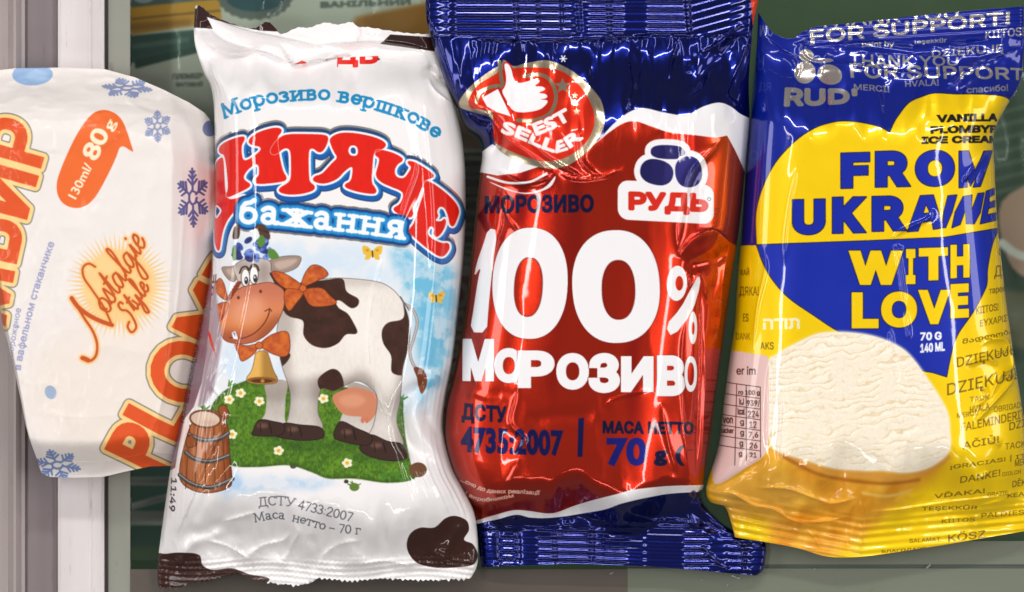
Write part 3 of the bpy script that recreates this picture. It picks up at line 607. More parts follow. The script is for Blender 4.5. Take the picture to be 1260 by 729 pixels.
    for ch, x0, y0, x1, y1 in (('М', 572, 420, 605, 466), ('О', 611, 431, 641, 468), ('Р', 640, 434, 679, 474), ('О', 687, 437, 721, 476), ('З', 726, 437, 759, 480), ('И', 766, 441, 800, 479), ('В', 810, 440, 839, 484), ('О', 844, 441, 854, 479)):
        t = tbox(ch, x0 - 2.5, y0 - 2.5, x1 + 2.5, y1 + 2.5, off=.062 if x1 - x0 > 15 else .02); P.fill(t, (110, 14, 8), .6, grow=1.3, alpha=.6); P.fill(t, WH, 0, grow=.5)
    word('ДСТУ', 570, 497, 622, 518, 1.9, 4); word('4735:2007', 569, 526, 691, 555, 1.9, 4, (16, 18, 82))
    P.fill([(711, 514), (718, 513), (716, 561), (710, 561)], (16, 18, 82), .6)
    word('МАСА НЕТТО:', 742, 518, 854, 531, 1.5, 2); word('70', 748, 540, 792, 570, 3.0, 0, (20, 26, 118)); word('g (г', 805, 549, 851, 571, 1.6)
    t = (236, 196, 180)
    P.fill(tpath('…сно до даних реалізації', [(566, 592), (600, 605), (630, 606), (664, 608)], 7.2, INTER), t, 0, grow=.3)
    P.fill(tpath('і виробником', [(572, 610), (596, 617), (632, 611)], 6.8, INTER), t, 0, grow=.3)
    # maker's emblem : three berries over a word
    ber = [ell(820, 189, 21, 8.6, 2, 40, 2.6), ell(806.5, 213.5, 20.5, 15.5, 14, 40, 2.3), ell(845.5, 213, 16.5, 19, -8, 40, 2.3)]
    P.fill(ber, WH, 0, grow=7.2); P.fill(rrect(759, 223, 877, 271, 13) + np.c_[np.zeros(28), 0.05 * (rrect(759, 223, 877, 271, 13)[:, 0] - 759)], WH, 0)
    P.fill(ber[0:1], (36, 32, 96), .5); P.fill(ber[1:2], (36, 32, 96), .5); P.fill(ber[2:], WH, 0, grow=2); P.fill(ber[2:], (44, 40, 112), .5)
    P.fill(tbox('РУДЬ', 774, 239, 868, 262, None, 2), (214, 40, 20), .2, grow=2.2); P.line(ell(871, 246, 2, 2, 0, 10), .4, (120, 110, 110), closed=True)
    for k in range(9):
        P.fill(tpath(('МАТЕРІАЛ', 'НАПИСИ', 'СКЛАД')[k % 3], [(880 + 5 * (k % 2), 570 - 36 * k), (884 + 5 * (k % 2), 545 - 36 * k)], 8, INTER), (96, 18, 10), .6, alpha=.6)
        P.fill(tpath(('НЕТТО', 'МАСА')[k % 2], [(892, 560 - 34 * k), (896, 540 - 34 * k)], 6, INTER), (96, 18, 10), .6, alpha=.5)
    P.fill(tbox('28', 850, 604, 866, 620, INTER), (70, 60, 120), .6, grow=.4, alpha=.7)
    P.fill([(922, -20), (945, -20), (932, 42), (926, 30)], (226, 70, 40), .2)
    return P

# ------------------------------------------------ blue and yellow wrapper
def print_yellow():
    BL = (10, 32, 142); YE = (248, 208, 2)
    P = Print(860, -10, 1285, 700, BL, .35)
    P.fill([(850, 303), (945, 302), (1100, 297), (1290, 274), (1290, 710), (850, 710)], YE, foil=.22)
    heart = spline([(930, 302), (929.5, 264), (937, 233), (952.5, 202), (976, 176), (999.5, 160), (1020, 153), (1038, 151), (1062, 153.5), (1080, 158)], 5).tolist() + [(1092, 165)] + spline([(1096, 156), (1102, 146), (1117, 128), (1134, 120), (1149, 116), (1179, 117), (1218, 118), (1238, 121), (1247, 130), (1250, 160), (1244, 230), (1231, 281)], 5).tolist()
    low = spline([(1231, 281), (1220, 300), (1213, 330), (1212, 348), (1208, 359), (1194, 384), (1175, 411), (1167, 434), (1161, 463)], 5).tolist() + spline([(1145, 458), (1120, 452), (1080, 432), (1030, 408), (999, 388), (969, 367), (950, 346), (938, 325), (930, 302)], 5).tolist()
    h = np.array(heart + [(1200, 286), (1159, 293), (1070, 297)]); P.fill(h, (14, 16, 30), grow=.9); P.fill(h, YE, .22)
    lo = np.array([(930, 302), (1070, 297), (1159, 293), (1200, 286)] + low); P.fill(lo, (14, 16, 30), grow=.9); P.fill(lo, (22, 44, 168), .25)
    def big(s, x0, y0, x1, y1, col, dy=0, sh=0, g=1.6, ed=(14, 16, 30)):
        t = tbox(s, x0, y0, x1, y1, INTER, dy, sh, off=.052)
        P.fill(t, ed, .2, grow=.9); P.fill(t, col, .22)
    bl = (20, 40, 165)
    for a in (('F', 1032, 190, 1067, 233), ('R', 1074, 188, 1117, 231.5), ('O', 1123, 187, 1171, 231), ('U', 973, 247, 1012.5, 290), ('K', 1021.6, 244, 1063, 288), ('R', 1070, 243, 1112, 285.5)): big(*a, bl, -1, g=2.6)
    P.fill([(1177, 187.5), (1189, 187), (1197, 212), (1209, 187), (1221, 186), (1204, 230), (1195, 231), (1201, 214), (1191, 230), (1186, 214), (1187, 231), (1177, 232)], (14, 16, 30), .2, grow=.9)
    P.fill([(1177, 187.5), (1189, 187), (1197, 212), (1209, 187), (1221, 186), (1204, 230), (1195, 231), (1201, 214), (1191, 230), (1186, 214), (1187, 231), (1177, 232)], bl)
    for t in ([[(1129, 242), (1145, 241), (1157, 281), (1145, 283), (1143, 272), (1130, 275), (1126, 285), (1113, 286)], [(1136, 252), (1141, 263), (1132, 264)]],
              [[(1163, 242), (1174, 241), (1168, 262), (1160, 281), (1156, 280), (1158, 262)]],
              [[(1172, 262), (1182, 243), (1193, 241), (1192, 262), (1201, 239), (1209, 238), (1204, 262), (1196, 276), (1186, 276), (1185, 258), (1178, 277), (1168, 281)]],
              [[(1212, 236), (1224, 232), (1224, 239), (1216, 243), (1216, 250), (1225, 247), (1225, 254), (1215, 257), (1213, 265), (1227, 262), (1226, 271), (1204, 276)]]):
        t = [np.array(q, float) for q in t]
        if len(t) > 1: t[1] = t[1][::-1] if poly_area(t[0]) * poly_area(t[1]) > 0 else t[1]
        P.fill(t, (14, 16, 30), .2, grow=.8); P.fill(t, bl)
    for a in (('W', 1041, 309, 1108, 351), ('I', 1111.5, 307, 1123, 350), ('T', 1127, 306, 1163, 346), ('H', 1166, 302, 1190, 343), ('L', 1045, 360, 1078, 404), ('O', 1081, 359, 1125, 403), ('V', 1126, 357, 1166, 399), ('E', 1166, 350, 1189, 392)): big(*a, YE, -1.2 if a[0] in 'THE' else 0, g=2.4)
    P.fill(tbox('70 G', 1129, 409, 1155, 419, INTER, -1, off=.03), (246, 246, 250), grow=.2); P.fill(tbox('140 ML', 1129, 423, 1159, 434, INTER, -2.5, off=.03), (246, 246, 250), grow=.2)
    for s, x0, y0, x1, y1 in (('VANILLA', 1150, 143, 1227, 152), ('PLOMBYR', 1142, 157, 1229, 166), ('ICE CREAM', 1131, 170, 1232, 178.5)): P.fill(tbox(s, x0, y0, x1, y1, INTER, -2.5, off=.03), (22, 18, 22), grow=.35)
    # scoop
    sc = spline([(944, 446), (952, 438), (963, 430), (988, 417), (1007, 410), (1035, 408.6), (1070, 413), (1101, 425), (1120, 441), (1142, 472), (1156, 494), (1163, 510), (1165, 530), (1164, 555), (1142, 574), (1114, 580.5), (1087, 578), (1059, 578), (1024, 575), (991, 565.5), (964, 557), (946, 545), (943, 500)], 5, True)
    car = np.array([(943, 540), (1163, 548), (1160, 566), (1150, 585), (1120, 608), (1085, 640), (1060, 665), (1020, 690), (900, 690), (866, 600), (920, 575)])
    P.fill(car, lambda X, Y: tuple(v + k * (fbm(X / 18 + Y / 30, Y / 26 - X / 60, 21, 4) - .47) for v, k in ((236, 46), (168, 70), (44, 50))), .1, soft=8)
    P.fill([(870, 598), (940, 570), (1000, 600), (960, 640), (920, 650), (900, 640)], (226, 172, 66), .1, soft=8, alpha=.7)
    P.fill([(900, 640), (905, 665), (950, 675), (940, 640)], YE, .2, soft=6)
    P.line(spline([(946, 548), (980, 566), (1030, 580), (1090, 586), (1135, 580), (1162, 562)], 6), 4.2, (226, 160, 62), soft=1.2); P.line(spline([(960, 560), (1010, 584), (1080, 594), (1130, 590)], 6), 1.6, (170, 96, 26), soft=1.5)
    P.line(spline([(1060, 606), (1090, 610), (1120, 604)], 6), 1.6, (240, 196, 96), soft=.8)
    def cream(X, Y):
        v = Y + 0.13 * (X - 1040) + 26 * (fbm(X / 46, Y / 30, 31) - .5) + 7 * (fbm(X / 11, Y / 9, 32) - .5)
        m = sstep(.28, .52, fbm(X / 28, v / 12, 34, 3))
        ph = v / 8.2 + 1.4 * fbm(X / 60, v / 40, 38); r = np.abs(2 * (ph - np.floor(ph)) - 1); saw = ph - np.floor(ph)
        d = sstep(.62, 1.0, r) * m; lit = sstep(.0, .25, saw) * sstep(.6, .25, saw) * m; hi = fbm(X / 2.0, Y / 1.7, 37, 2) - .4
        e = sstep(.55, .8, fbm(X / 9, v / 3.4, 40, 3))
        return (249 - 14 * d + 8 * lit + 20 * hi - 12 * e, 238 - 25 * d + 10 * lit + 20 * hi - 16 * e, 216 - 42 * d + 14 * lit + 20 * hi - 24 * e)
    P.fill(sc, cream, 0); P.line([sc], 1.6, (246, 236, 214), closed=True, soft=1, alpha=.7)
    # foil words at the top
    SI = (206, 198, 190)
    def foilw(s, TL, TR, BR, BL_, r=.8, fnt=INTER):
        t = tquad(s, [TL, TR, BR, BL_], fnt); P.fill(t, SI, 1.0, grow=r)
    foilw('THANK YOU', (1008, 20), (1180, 8), (1180, 22), (1008, 34), .5); foilw('FOR SUPPORT!', (998, 37), (1244, 14), (1244, 29), (999, 53), .9)
    foilw('KIITOS!', (1214, 38), (1262, 32), (1262, 43), (1214, 47), .2); foilw('paint by', (1062, 51), (1101, 50), (1101, 59), (1062, 58), .3); foilw('teşekkür', (1126, 49), (1166, 46), (1166, 53), (1126, 55), .2)
    foilw('DZIĘKUJĘ', (1148, 62), (1236, 54), (1236, 66), (1148, 72), .3); foilw('THANK YOU', (1046, 66), (1180, 70), (1180, 80), (1046, 84), .3); foilw('FOR SUPPORT', (1046, 78), (1262, 84), (1262, 98), (1047, 96), .6)
    foilw('MERCI!', (1050, 104), (1094, 106), (1094, 114), (1050, 111), .2); foilw('HVALA!', (1114, 100), (1154, 98), (1154, 106), (1114, 107), .2); foilw('спасибо!', (1188, 108), (1240, 104), (1240, 112), (1188, 116), .2)
    foilw("RUD'", (967, 110), (1052, 112), (1052, 127), (965, 131), 2.0); P.fill([(965, 131), (972, 112), (984, 110), (980, 124)], BL, alpha=0)
    for e_ in (ell(993, 68, 9, 8), ell(991, 89, 13, 14, 20), ell(1021, 92, 15, 12.5, 20), ell(1012, 74, 14, 3, 0)): P.fill(e_, SI, 1)
    P.fill(tbox('МО', 936, 44, 952, 30, INTER), SI, 1, alpha=.6)
    for s, x, y in (('О!', 922, 186), ('РО', 926, 74), ('ДЯ', 934, 102)): P.fill(tbox(s, x, y, x + 14, y + 12, INTER), (90, 96, 170), .6, alpha=.5)
    # thank-yous in dark ink over the yellow
    DK = (96, 74, 16)
    for s, x0, y0, x1, y1, dy in (('G', 1229, 305, 1238, 316, -2), ('ДЯКУ', 1222, 328, 1262, 344, -6), ('тарекк', 1215, 356, 1242, 364, -4), ('KIITOS!', 1198, 378, 1227, 387, -5), ('ΕΥΧΑΡΙΣΤΩ', 1203, 394, 1252, 402, -9), ('მადლობა', 1181, 417, 1248, 425, -13),
                                 ('DZIĘKUJĘ', 1174, 440, 1250, 455, -16), ('DZIĘKUJI', 1162, 472, 1254, 490, -20), ('HVALA', 1190, 500, 1214, 508, -5), ('FALEMINDERIT', 1179, 520, 1262, 530, -16), ('AČIŪ!', 1181, 541, 1226, 552, -8), ('DZIĘ', 1240, 520, 1270, 532, -6), ('¡GRACIAS! | ITI', 1167, 570, 1268, 578, -14), ('DANKE!', 1180, 586, 1229, 594, -9), ('MERCI', 1248, 566, 1270, 574, -3), ('VĎAKA!', 1150, 607, 1210, 614, -8), ('DĚKUJI', 1246, 590, 1280, 600, -4), ('TEŞEKKÜR', 1135, 623, 1202, 630, -2), ('KÖSZ', 1168, 657, 1214, 668, -6), ('БЛАГОДАРЯ', 1086, 678, 1140, 682, -4), ('KEAN', 1240, 608, 1270, 613, -3),
                                 ('ХАЙ', 911, 330, 921, 339, 0), ('ДЯКА!', 910, 353, 932, 366, 0), ('ES', 914, 386, 920, 396, 0), ('AKS', 934, 421, 950, 430, 0)):
        P.fill(tbox(s, x0, y0, x1, y1, None if s[0] == 'მ' else INTER, dy), DK, .1, grow=.15, alpha=.85)
    for s_, x0, y0, x1, y1, dy in (('СПАСИБІ', 1236, 352, 1262, 358, -3), ('GRÀCIES', 1222, 431, 1262, 438, -6), ('TAKK', 1232, 462, 1256, 469, -4), ('OBRIGADO', 1220, 500, 1262, 507, -6), ('MERCI!', 1174, 508, 1200, 514, -4), ('TACK', 1234, 545, 1262, 553, -3), ('DIOLCH', 1232, 581, 1256, 586, -3), ('GRAZIE', 1214, 606, 1240, 611, -2), ('PALDIES', 1208, 632, 1262, 638, -4), ('AITÄH', 1228, 662, 1262, 668, -2), ('KIITOS', 1160, 640, 1200, 645, -3), ('TACK', 1190, 488, 1214, 494, -3), ('DANK', 906, 410, 922, 418, 0), ('SALAMAT', 1120, 664, 1158, 669, -2)):
        P.fill(tbox(s_, x0, y0, x1, y1, INTER, dy), DK, .1, grow=.1, alpha=.8)
    P.fill(tbox('הדות', 938, 393, 981, 405, None, -1), (250, 240, 190), .3, grow=.8)
    # nutrition panel on the folded side
    pan = spline([(890, 436), (930, 436), (941, 438), (944, 446), (944, 500), (943, 545), (936, 562), (915, 576), (880, 596), (878, 560), (884, 490)], 4, True)
    P.fill(pan, (232, 196, 190), 0)
    ln = (70, 40, 40)
    for y in (476, 490, 503, 516, 529, 542, 554): P.line([(888 - (y - 470) * .05, y - 6), (934, y)], .45, ln)
    P.line([(934, 476), (934, 562)], .45, ln); P.line([(917, 474), (917, 566)], .45, ln); P.line([(906, 472), (903, 572)], .45, ln)
    for s, x0, y0, x1, y1 in (('er im', 906, 451, 928, 461), ('ro 100 g', 908, 480, 933, 487), ('939/', 918, 492, 933, 500), ('224', 919, 505, 932, 513), ('12', 921, 518, 929, 526), ('7,6', 920, 531, 931, 539), ('26', 921, 544, 930, 551), ('21', 921, 556, 929, 562), ('kJ', 909, 490, 914, 498), ('kcal', 907, 502, 915, 510), ('g', 910, 517, 914, 524), ('g', 910, 530, 914, 537), ('g', 909, 543, 913, 550), ('g', 908, 556, 912, 562), ('von', 890, 514, 901, 521), ('zucker', 886, 527, 902, 533)):
        P.fill(tbox(s, x0, y0, x1, y1, INTER), ln, grow=.2)
    return P

# ------------------------------------------------ things lying deeper, under the lid
def print_under(kind):
    if kind == 'bar':
        P = Print(140, -60, 560, 150, (240, 236, 226), 0, 1)
        P.fill([(140, -60), (300, -60), (290, 12), (140, 18)], (96, 112, 112)); P.line(ell(182, -4, 14, 10), 2, (190, 196, 196), closed=True)
        P.fill([(140, 16), (275, 4), (278, 32), (140, 50)], (248, 176, 44)); P.line([(140, 30), (276, 18)], 1, (150, 96, 30)); P.fill([(140, 36), (240, 28), (240, 36), (140, 44)], (160, 100, 40), soft=2, alpha=.6)
        P.fill([(140, 50), (262, 40), (264, 62), (140, 86)], (60, 104, 98)); P.fill([(168, 58), (238, 50), (238, 56), (168, 64)], (110, 140, 132), soft=1)
        P.fill([(170, 78), (262, 58), (262, 66), (172, 88)], (36, 84, 72)); P.fill(tbox('ПЛОМБІР', 218, 95, 254, 101, None, -1), (120, 120, 118), grow=.4); P.fill(tbox('ВАГОВИЙ', 222, 104, 254, 110), (130, 130, 128), grow=.3)
        c = (318, 2); P.fill([(c[0] + (44 + 2.5 * (k % 2)) * math.cos(k * math.pi / 24), c[1] + (26 + 2 * (k % 2)) * math.sin(k * math.pi / 24)) for k in range(48)], (120, 128, 128)); P.fill(ell(318, 1, 36, 18), (36, 92, 108))
        P.fill(tbox('ВАНІЛЬНИЙ', 398, 6, 506, 14, None, -4), (118, 130, 124), grow=1.0)
        P.fill([(440, 26), (525, 8), (560, 4), (560, 60), (430, 50)], (206, 136, 44), soft=2)
    elif kind == 'code':
        P = Print(520, 100, 680, 340, (150, 142, 130), 0, 1)
        rnd = random.Random(3); y = 190
        while y < 326:
            h = rnd.choice([3, 5, 7, 9]); P.fill([(540, y), (640, y), (640, y + h), (540, y + h)], (40, 36, 36)); y += h + rnd.choice([5, 8])
        P.fill([(520, 100), (680, 100), (680, 186), (520, 186)], (120, 84, 66))
    elif kind == 'red':
        P = Print(500, 320, 700, 640, (150, 44, 30), .3, 1)
        P.fill(tpath('МОРОЗИВО', [(580, 600), (572, 480), (578, 350)], 26, None), (220, 206, 190), grow=2); P.fill([(500, 560), (700, 540), (700, 640), (500, 640)], (70, 30, 26))
    else:
        P = Print(1150, 60, 1340, 560, (46, 70, 52), 0, 1)
        for k in range(7): P.line([(1190, 150 + 16 * k), (1320, 118 + 16 * k)], 1.8, (92, 112, 92), soft=1)
        P.fill(spline([(1225, 250), (1300, 225), (1320, 300), (1290, 345), (1238, 330)], 5, True), (200, 160, 140)); P.line(spline([(1225, 300), (1250, 316), (1300, 318)], 5), 5, (236, 232, 226)); P.fill([(1180, 350), (1340, 372), (1340, 440), (1180, 420)], (112, 110, 84), soft=3); P.fill([(1180, 440), (1340, 450), (1340, 520), (1180, 520)], (70, 96, 74), soft=3)
    return P
# ================================================================== materials
def nodes(m): m.use_nodes = True; return m.node_tree.nodes, m.node_tree.links
def film_mat(name, im, rough=.26, metal_k=.8, coat=.5, bump=.25, bscale=260, spec=.5, rfoil=.22):
    m = bpy.data.materials.new(name); n, l = nodes(m); b = n['Principled BSDF']
    uv = n.new('ShaderNodeUVMap'); uv.uv_map = 'print'
    t = n.new('ShaderNodeTexImage'); t.image = im; t.interpolation = 'Cubic'; t.extension = 'EXTEND'; l.new(uv.outputs[0], t.inputs[0])
    l.new(t.outputs[0], b.inputs['Base Color'])
    k = n.new('ShaderNodeMath'); k.operation = 'MULTIPLY'; k.inputs[1].default_value = metal_k; l.new(t.outputs[1], k.inputs[0]); l.new(k.outputs[0], b.inputs['Metallic'])
    geo = n.new('ShaderNodeTexCoord')
    nz = n.new('ShaderNodeTexNoise'); nz.inputs['Scale'].default_value = bscale; nz.inputs['Detail'].default_value = 4; l.new(geo.outputs['Object'], nz.inputs['Vector'])
    r = n.new('ShaderNodeMapRange'); r.inputs[1].default_value = .3; r.inputs[2].default_value = .7; r.inputs[3].default_value = rough - .05; r.inputs[4].default_value = rough + .07
    l.new(nz.outputs[0], r.inputs[0])
    mx = n.new('ShaderNodeMix'); mx.data_type = 'FLOAT'; l.new(t.outputs[1], mx.inputs[0]); l.new(r.outputs[0], mx.inputs[2]); mx.inputs[3].default_value = rfoil
    l.new(mx.outputs[0], b.inputs['Roughness'])
    nf = n.new('ShaderNodeTexNoise'); nf.inputs['Scale'].default_value = bscale * 6; nf.inputs['Detail'].default_value = 2; l.new(geo.outputs['Object'], nf.inputs['Vector'])
    ad = n.new('ShaderNodeMath'); ad.operation = 'MULTIPLY_ADD'; ad.inputs[1].default_value = .06; l.new(nf.outputs[0], ad.inputs[0]); l.new(nz.outputs[0], ad.inputs[2])
    bp = n.new('ShaderNodeBump'); bp.inputs['Strength'].default_value = bump; bp.inputs['Distance'].default_value = .0003; l.new(ad.outputs[0], bp.inputs['Height'])
    l.new(bp.outputs[0], b.inputs['Normal'])
    b.inputs['Coat Weight'].default_value = coat; b.inputs['Coat Roughness'].default_value = .045; b.inputs['Specular IOR Level'].default_value = spec
    return m

def plain_mat(name, c1, c2, rough=.4, metal=0, scale=40, bump=.1, coat=0, stretch=(1, 1, 1), dist=.0004):
    m = bpy.data.materials.new(name); n, l = nodes(m); b = n['Principled BSDF']
    geo = n.new('ShaderNodeTexCoord'); mp = n.new('ShaderNodeMapping'); mp.inputs['Scale'].default_value = stretch; l.new(geo.outputs['Object'], mp.inputs[0])
    nz = n.new('ShaderNodeTexNoise'); nz.inputs['Scale'].default_value = scale; nz.inputs['Detail'].default_value = 6; l.new(mp.outputs[0], nz.inputs['Vector'])
    rp = n.new('ShaderNodeValToRGB'); rp.color_ramp.elements[0].position = .35; rp.color_ramp.elements[1].position = .68
    rp.color_ramp.elements[0].color = (*c1, 1); rp.color_ramp.elements[1].color = (*c2, 1); l.new(nz.outputs[0], rp.inputs[0])
    n2 = n.new('ShaderNodeTexNoise'); n2.inputs['Scale'].default_value = scale * 14; n2.inputs['Detail'].default_value = 8; n2.inputs['Roughness'].default_value = .7; l.new(mp.outputs[0], n2.inputs['Vector'])
    sp = n.new('ShaderNodeMapRange'); sp.inputs[1].default_value = .60; sp.inputs[2].default_value = .74; sp.inputs[3].default_value = 0; sp.inputs[4].default_value = .5; l.new(n2.outputs[0], sp.inputs[0])
    mc = n.new('ShaderNodeMix'); mc.data_type = 'RGBA'; l.new(sp.outputs[0], mc.inputs[0]); l.new(rp.outputs[0], mc.inputs[6]); mc.inputs[7].default_value = (.09, .075, .06, 1)
    l.new(mc.outputs[2], b.inputs['Base Color'])
    b.inputs['Roughness'].default_value = rough; b.inputs['Metallic'].default_value = metal; b.inputs['Coat Weight'].default_value = coat
    bp = n.new('ShaderNodeBump'); bp.inputs['Strength'].default_value = bump; bp.inputs['Distance'].default_value = dist; l.new(nz.outputs[0], bp.inputs['Height']); l.new(bp.outputs[0], b.inputs['Normal'])
    return m

def glass_mat():
    m = bpy.data.materials.new('lid_glass'); n, l = nodes(m); n.remove(n['Principled BSDF']); out = n['Material Output']
    tr = n.new('ShaderNodeBsdfTransparent'); tr.inputs[0].default_value = (.94, .985, .95, 1)
    gl = n.new('ShaderNodeBsdfGlossy'); gl.inputs['Roughness'].default_value = .03
    df = n.new('ShaderNodeBsdfDiffuse'); df.inputs[0].default_value = (.55, .58, .52, 1)
    tc = n.new('ShaderNodeTexCoord'); nz = n.new('ShaderNodeTexNoise'); nz.inputs['Scale'].default_value = 30; nz.inputs['Detail'].default_value = 8; l.new(tc.outputs['Object'], nz.inputs['Vector'])
    mr = n.new('ShaderNodeMapRange'); mr.inputs[1].default_value = .4; mr.inputs[2].default_value = .8; mr.inputs[3].default_value = .0; mr.inputs[4].default_value = .02; l.new(nz.outputs[0], mr.inputs[0])
    m1 = n.new('ShaderNodeMixShader'); l.new(mr.outputs[0], m1.inputs[0]); l.new(tr.outputs[0], m1.inputs[1]); l.new(df.outputs[0], m1.inputs[2])
    fr = n.new('ShaderNodeFresnel'); fr.inputs[0].default_value = 1.45
    m2 = n.new('ShaderNodeMixShader'); l.new(fr.outputs[0], m2.inputs[0]); l.new(m1.outputs[0], m2.inputs[1]); l.new(gl.outputs[0], m2.inputs[2]); l.new(m2.outputs[0], out.inputs[0])
    return m

# ================================================================== object helpers
def mesh_obj(name, verts, faces, mat, parent=None, uvs=None, smooth=True, kind=None):
    me = bpy.data.meshes.new(name); me.from_pydata([tuple(v) for v in verts] if len(verts) < 5000 else verts, [], faces)
    me.update()
    if smooth: me.polygons.foreach_set('use_smooth', np.ones(len(me.polygons), bool))
    if mat: me.materials.append(mat)
    o = bpy.data.objects.new(name, me); COL.objects.link(o)
    if parent: o.parent = parent
    if kind: o['kind'] = kind
    return o
def thing(name, label, cat, loc, group=None):
    o = bpy.data.objects.new(name, None); COL.objects.link(o); o.location = loc; o.empty_display_size = .01
    o['label'] = label; o['category'] = cat
    if group: o['group'] = group
    return o

def resample(p, t):
    p = np.asarray(p, float); d = np.r_[0, np.cumsum(np.hypot(*np.diff(p, axis=0).T))]; d /= d[-1]
    return np.stack([np.interp(t, d, p[:, 0]), np.interp(t, d, p[:, 1])], 1)

def crease(X, Y, pts, amp, w, kind='ridge', smooth=True, taper=.25):
    """height field of one fold line (mm), traced as a polyline"""
    if kind == "soft": amp = amp * .55
    else: amp, w = amp * .55, w * .55
    pts = spline(pts, 5) if smooth and len(pts) > 2 else np.asarray(pts, float)
    R = w * 9 if kind != 'step' else w * 14
    x0, y0 = pts.min(0) - R; x1, y1 = pts.max(0) + R
    m = (X > x0) & (X < x1) & (Y > y0) & (Y < y1)
    H = np.zeros_like(X)
    if not m.any(): return H
    x, y = X[m], Y[m]; D = np.full(x.shape, 1e9); S = np.zeros(x.shape); T = np.zeros(x.shape)
    seg = np.diff(pts, axis=0); L = np.hypot(*seg.T); cum = np.r_[0, np.cumsum(L)]
    for (ax, ay), (dx, dy), ll, c in zip(pts[:-1], seg, L, cum[:-1]):
        if ll < 1e-6: continue
        t = np.clip(((x - ax) * dx + (y - ay) * dy) / ll ** 2, 0, 1)
        d = np.hypot(x - ax - t * dx, y - ay - t * dy); k = d < D
        D[k] = d[k]; T[k] = (c + t[k] * ll) / cum[-1]; S[k] = np.sign((x[k] - ax) * dy - (y[k] - ay) * dx)
    tp = sstep(0, taper, T) * sstep(0, taper, 1 - T) if taper else 1.0
    if kind == 'ridge': v = np.exp(-D / w)
    elif kind == 'soft': v = np.exp(-(D / w) ** 2)
    elif kind == 'step': v = np.where(S > 0, 1, 0) * np.exp(-D / (w * 3)) * sstep(0, w * .35, D)
    elif kind == 'side': v = np.where(S > 0, np.exp(-D / (w * .35)), np.exp(-D / (w * 2)))
    H[m] = amp * tp * v
    return H

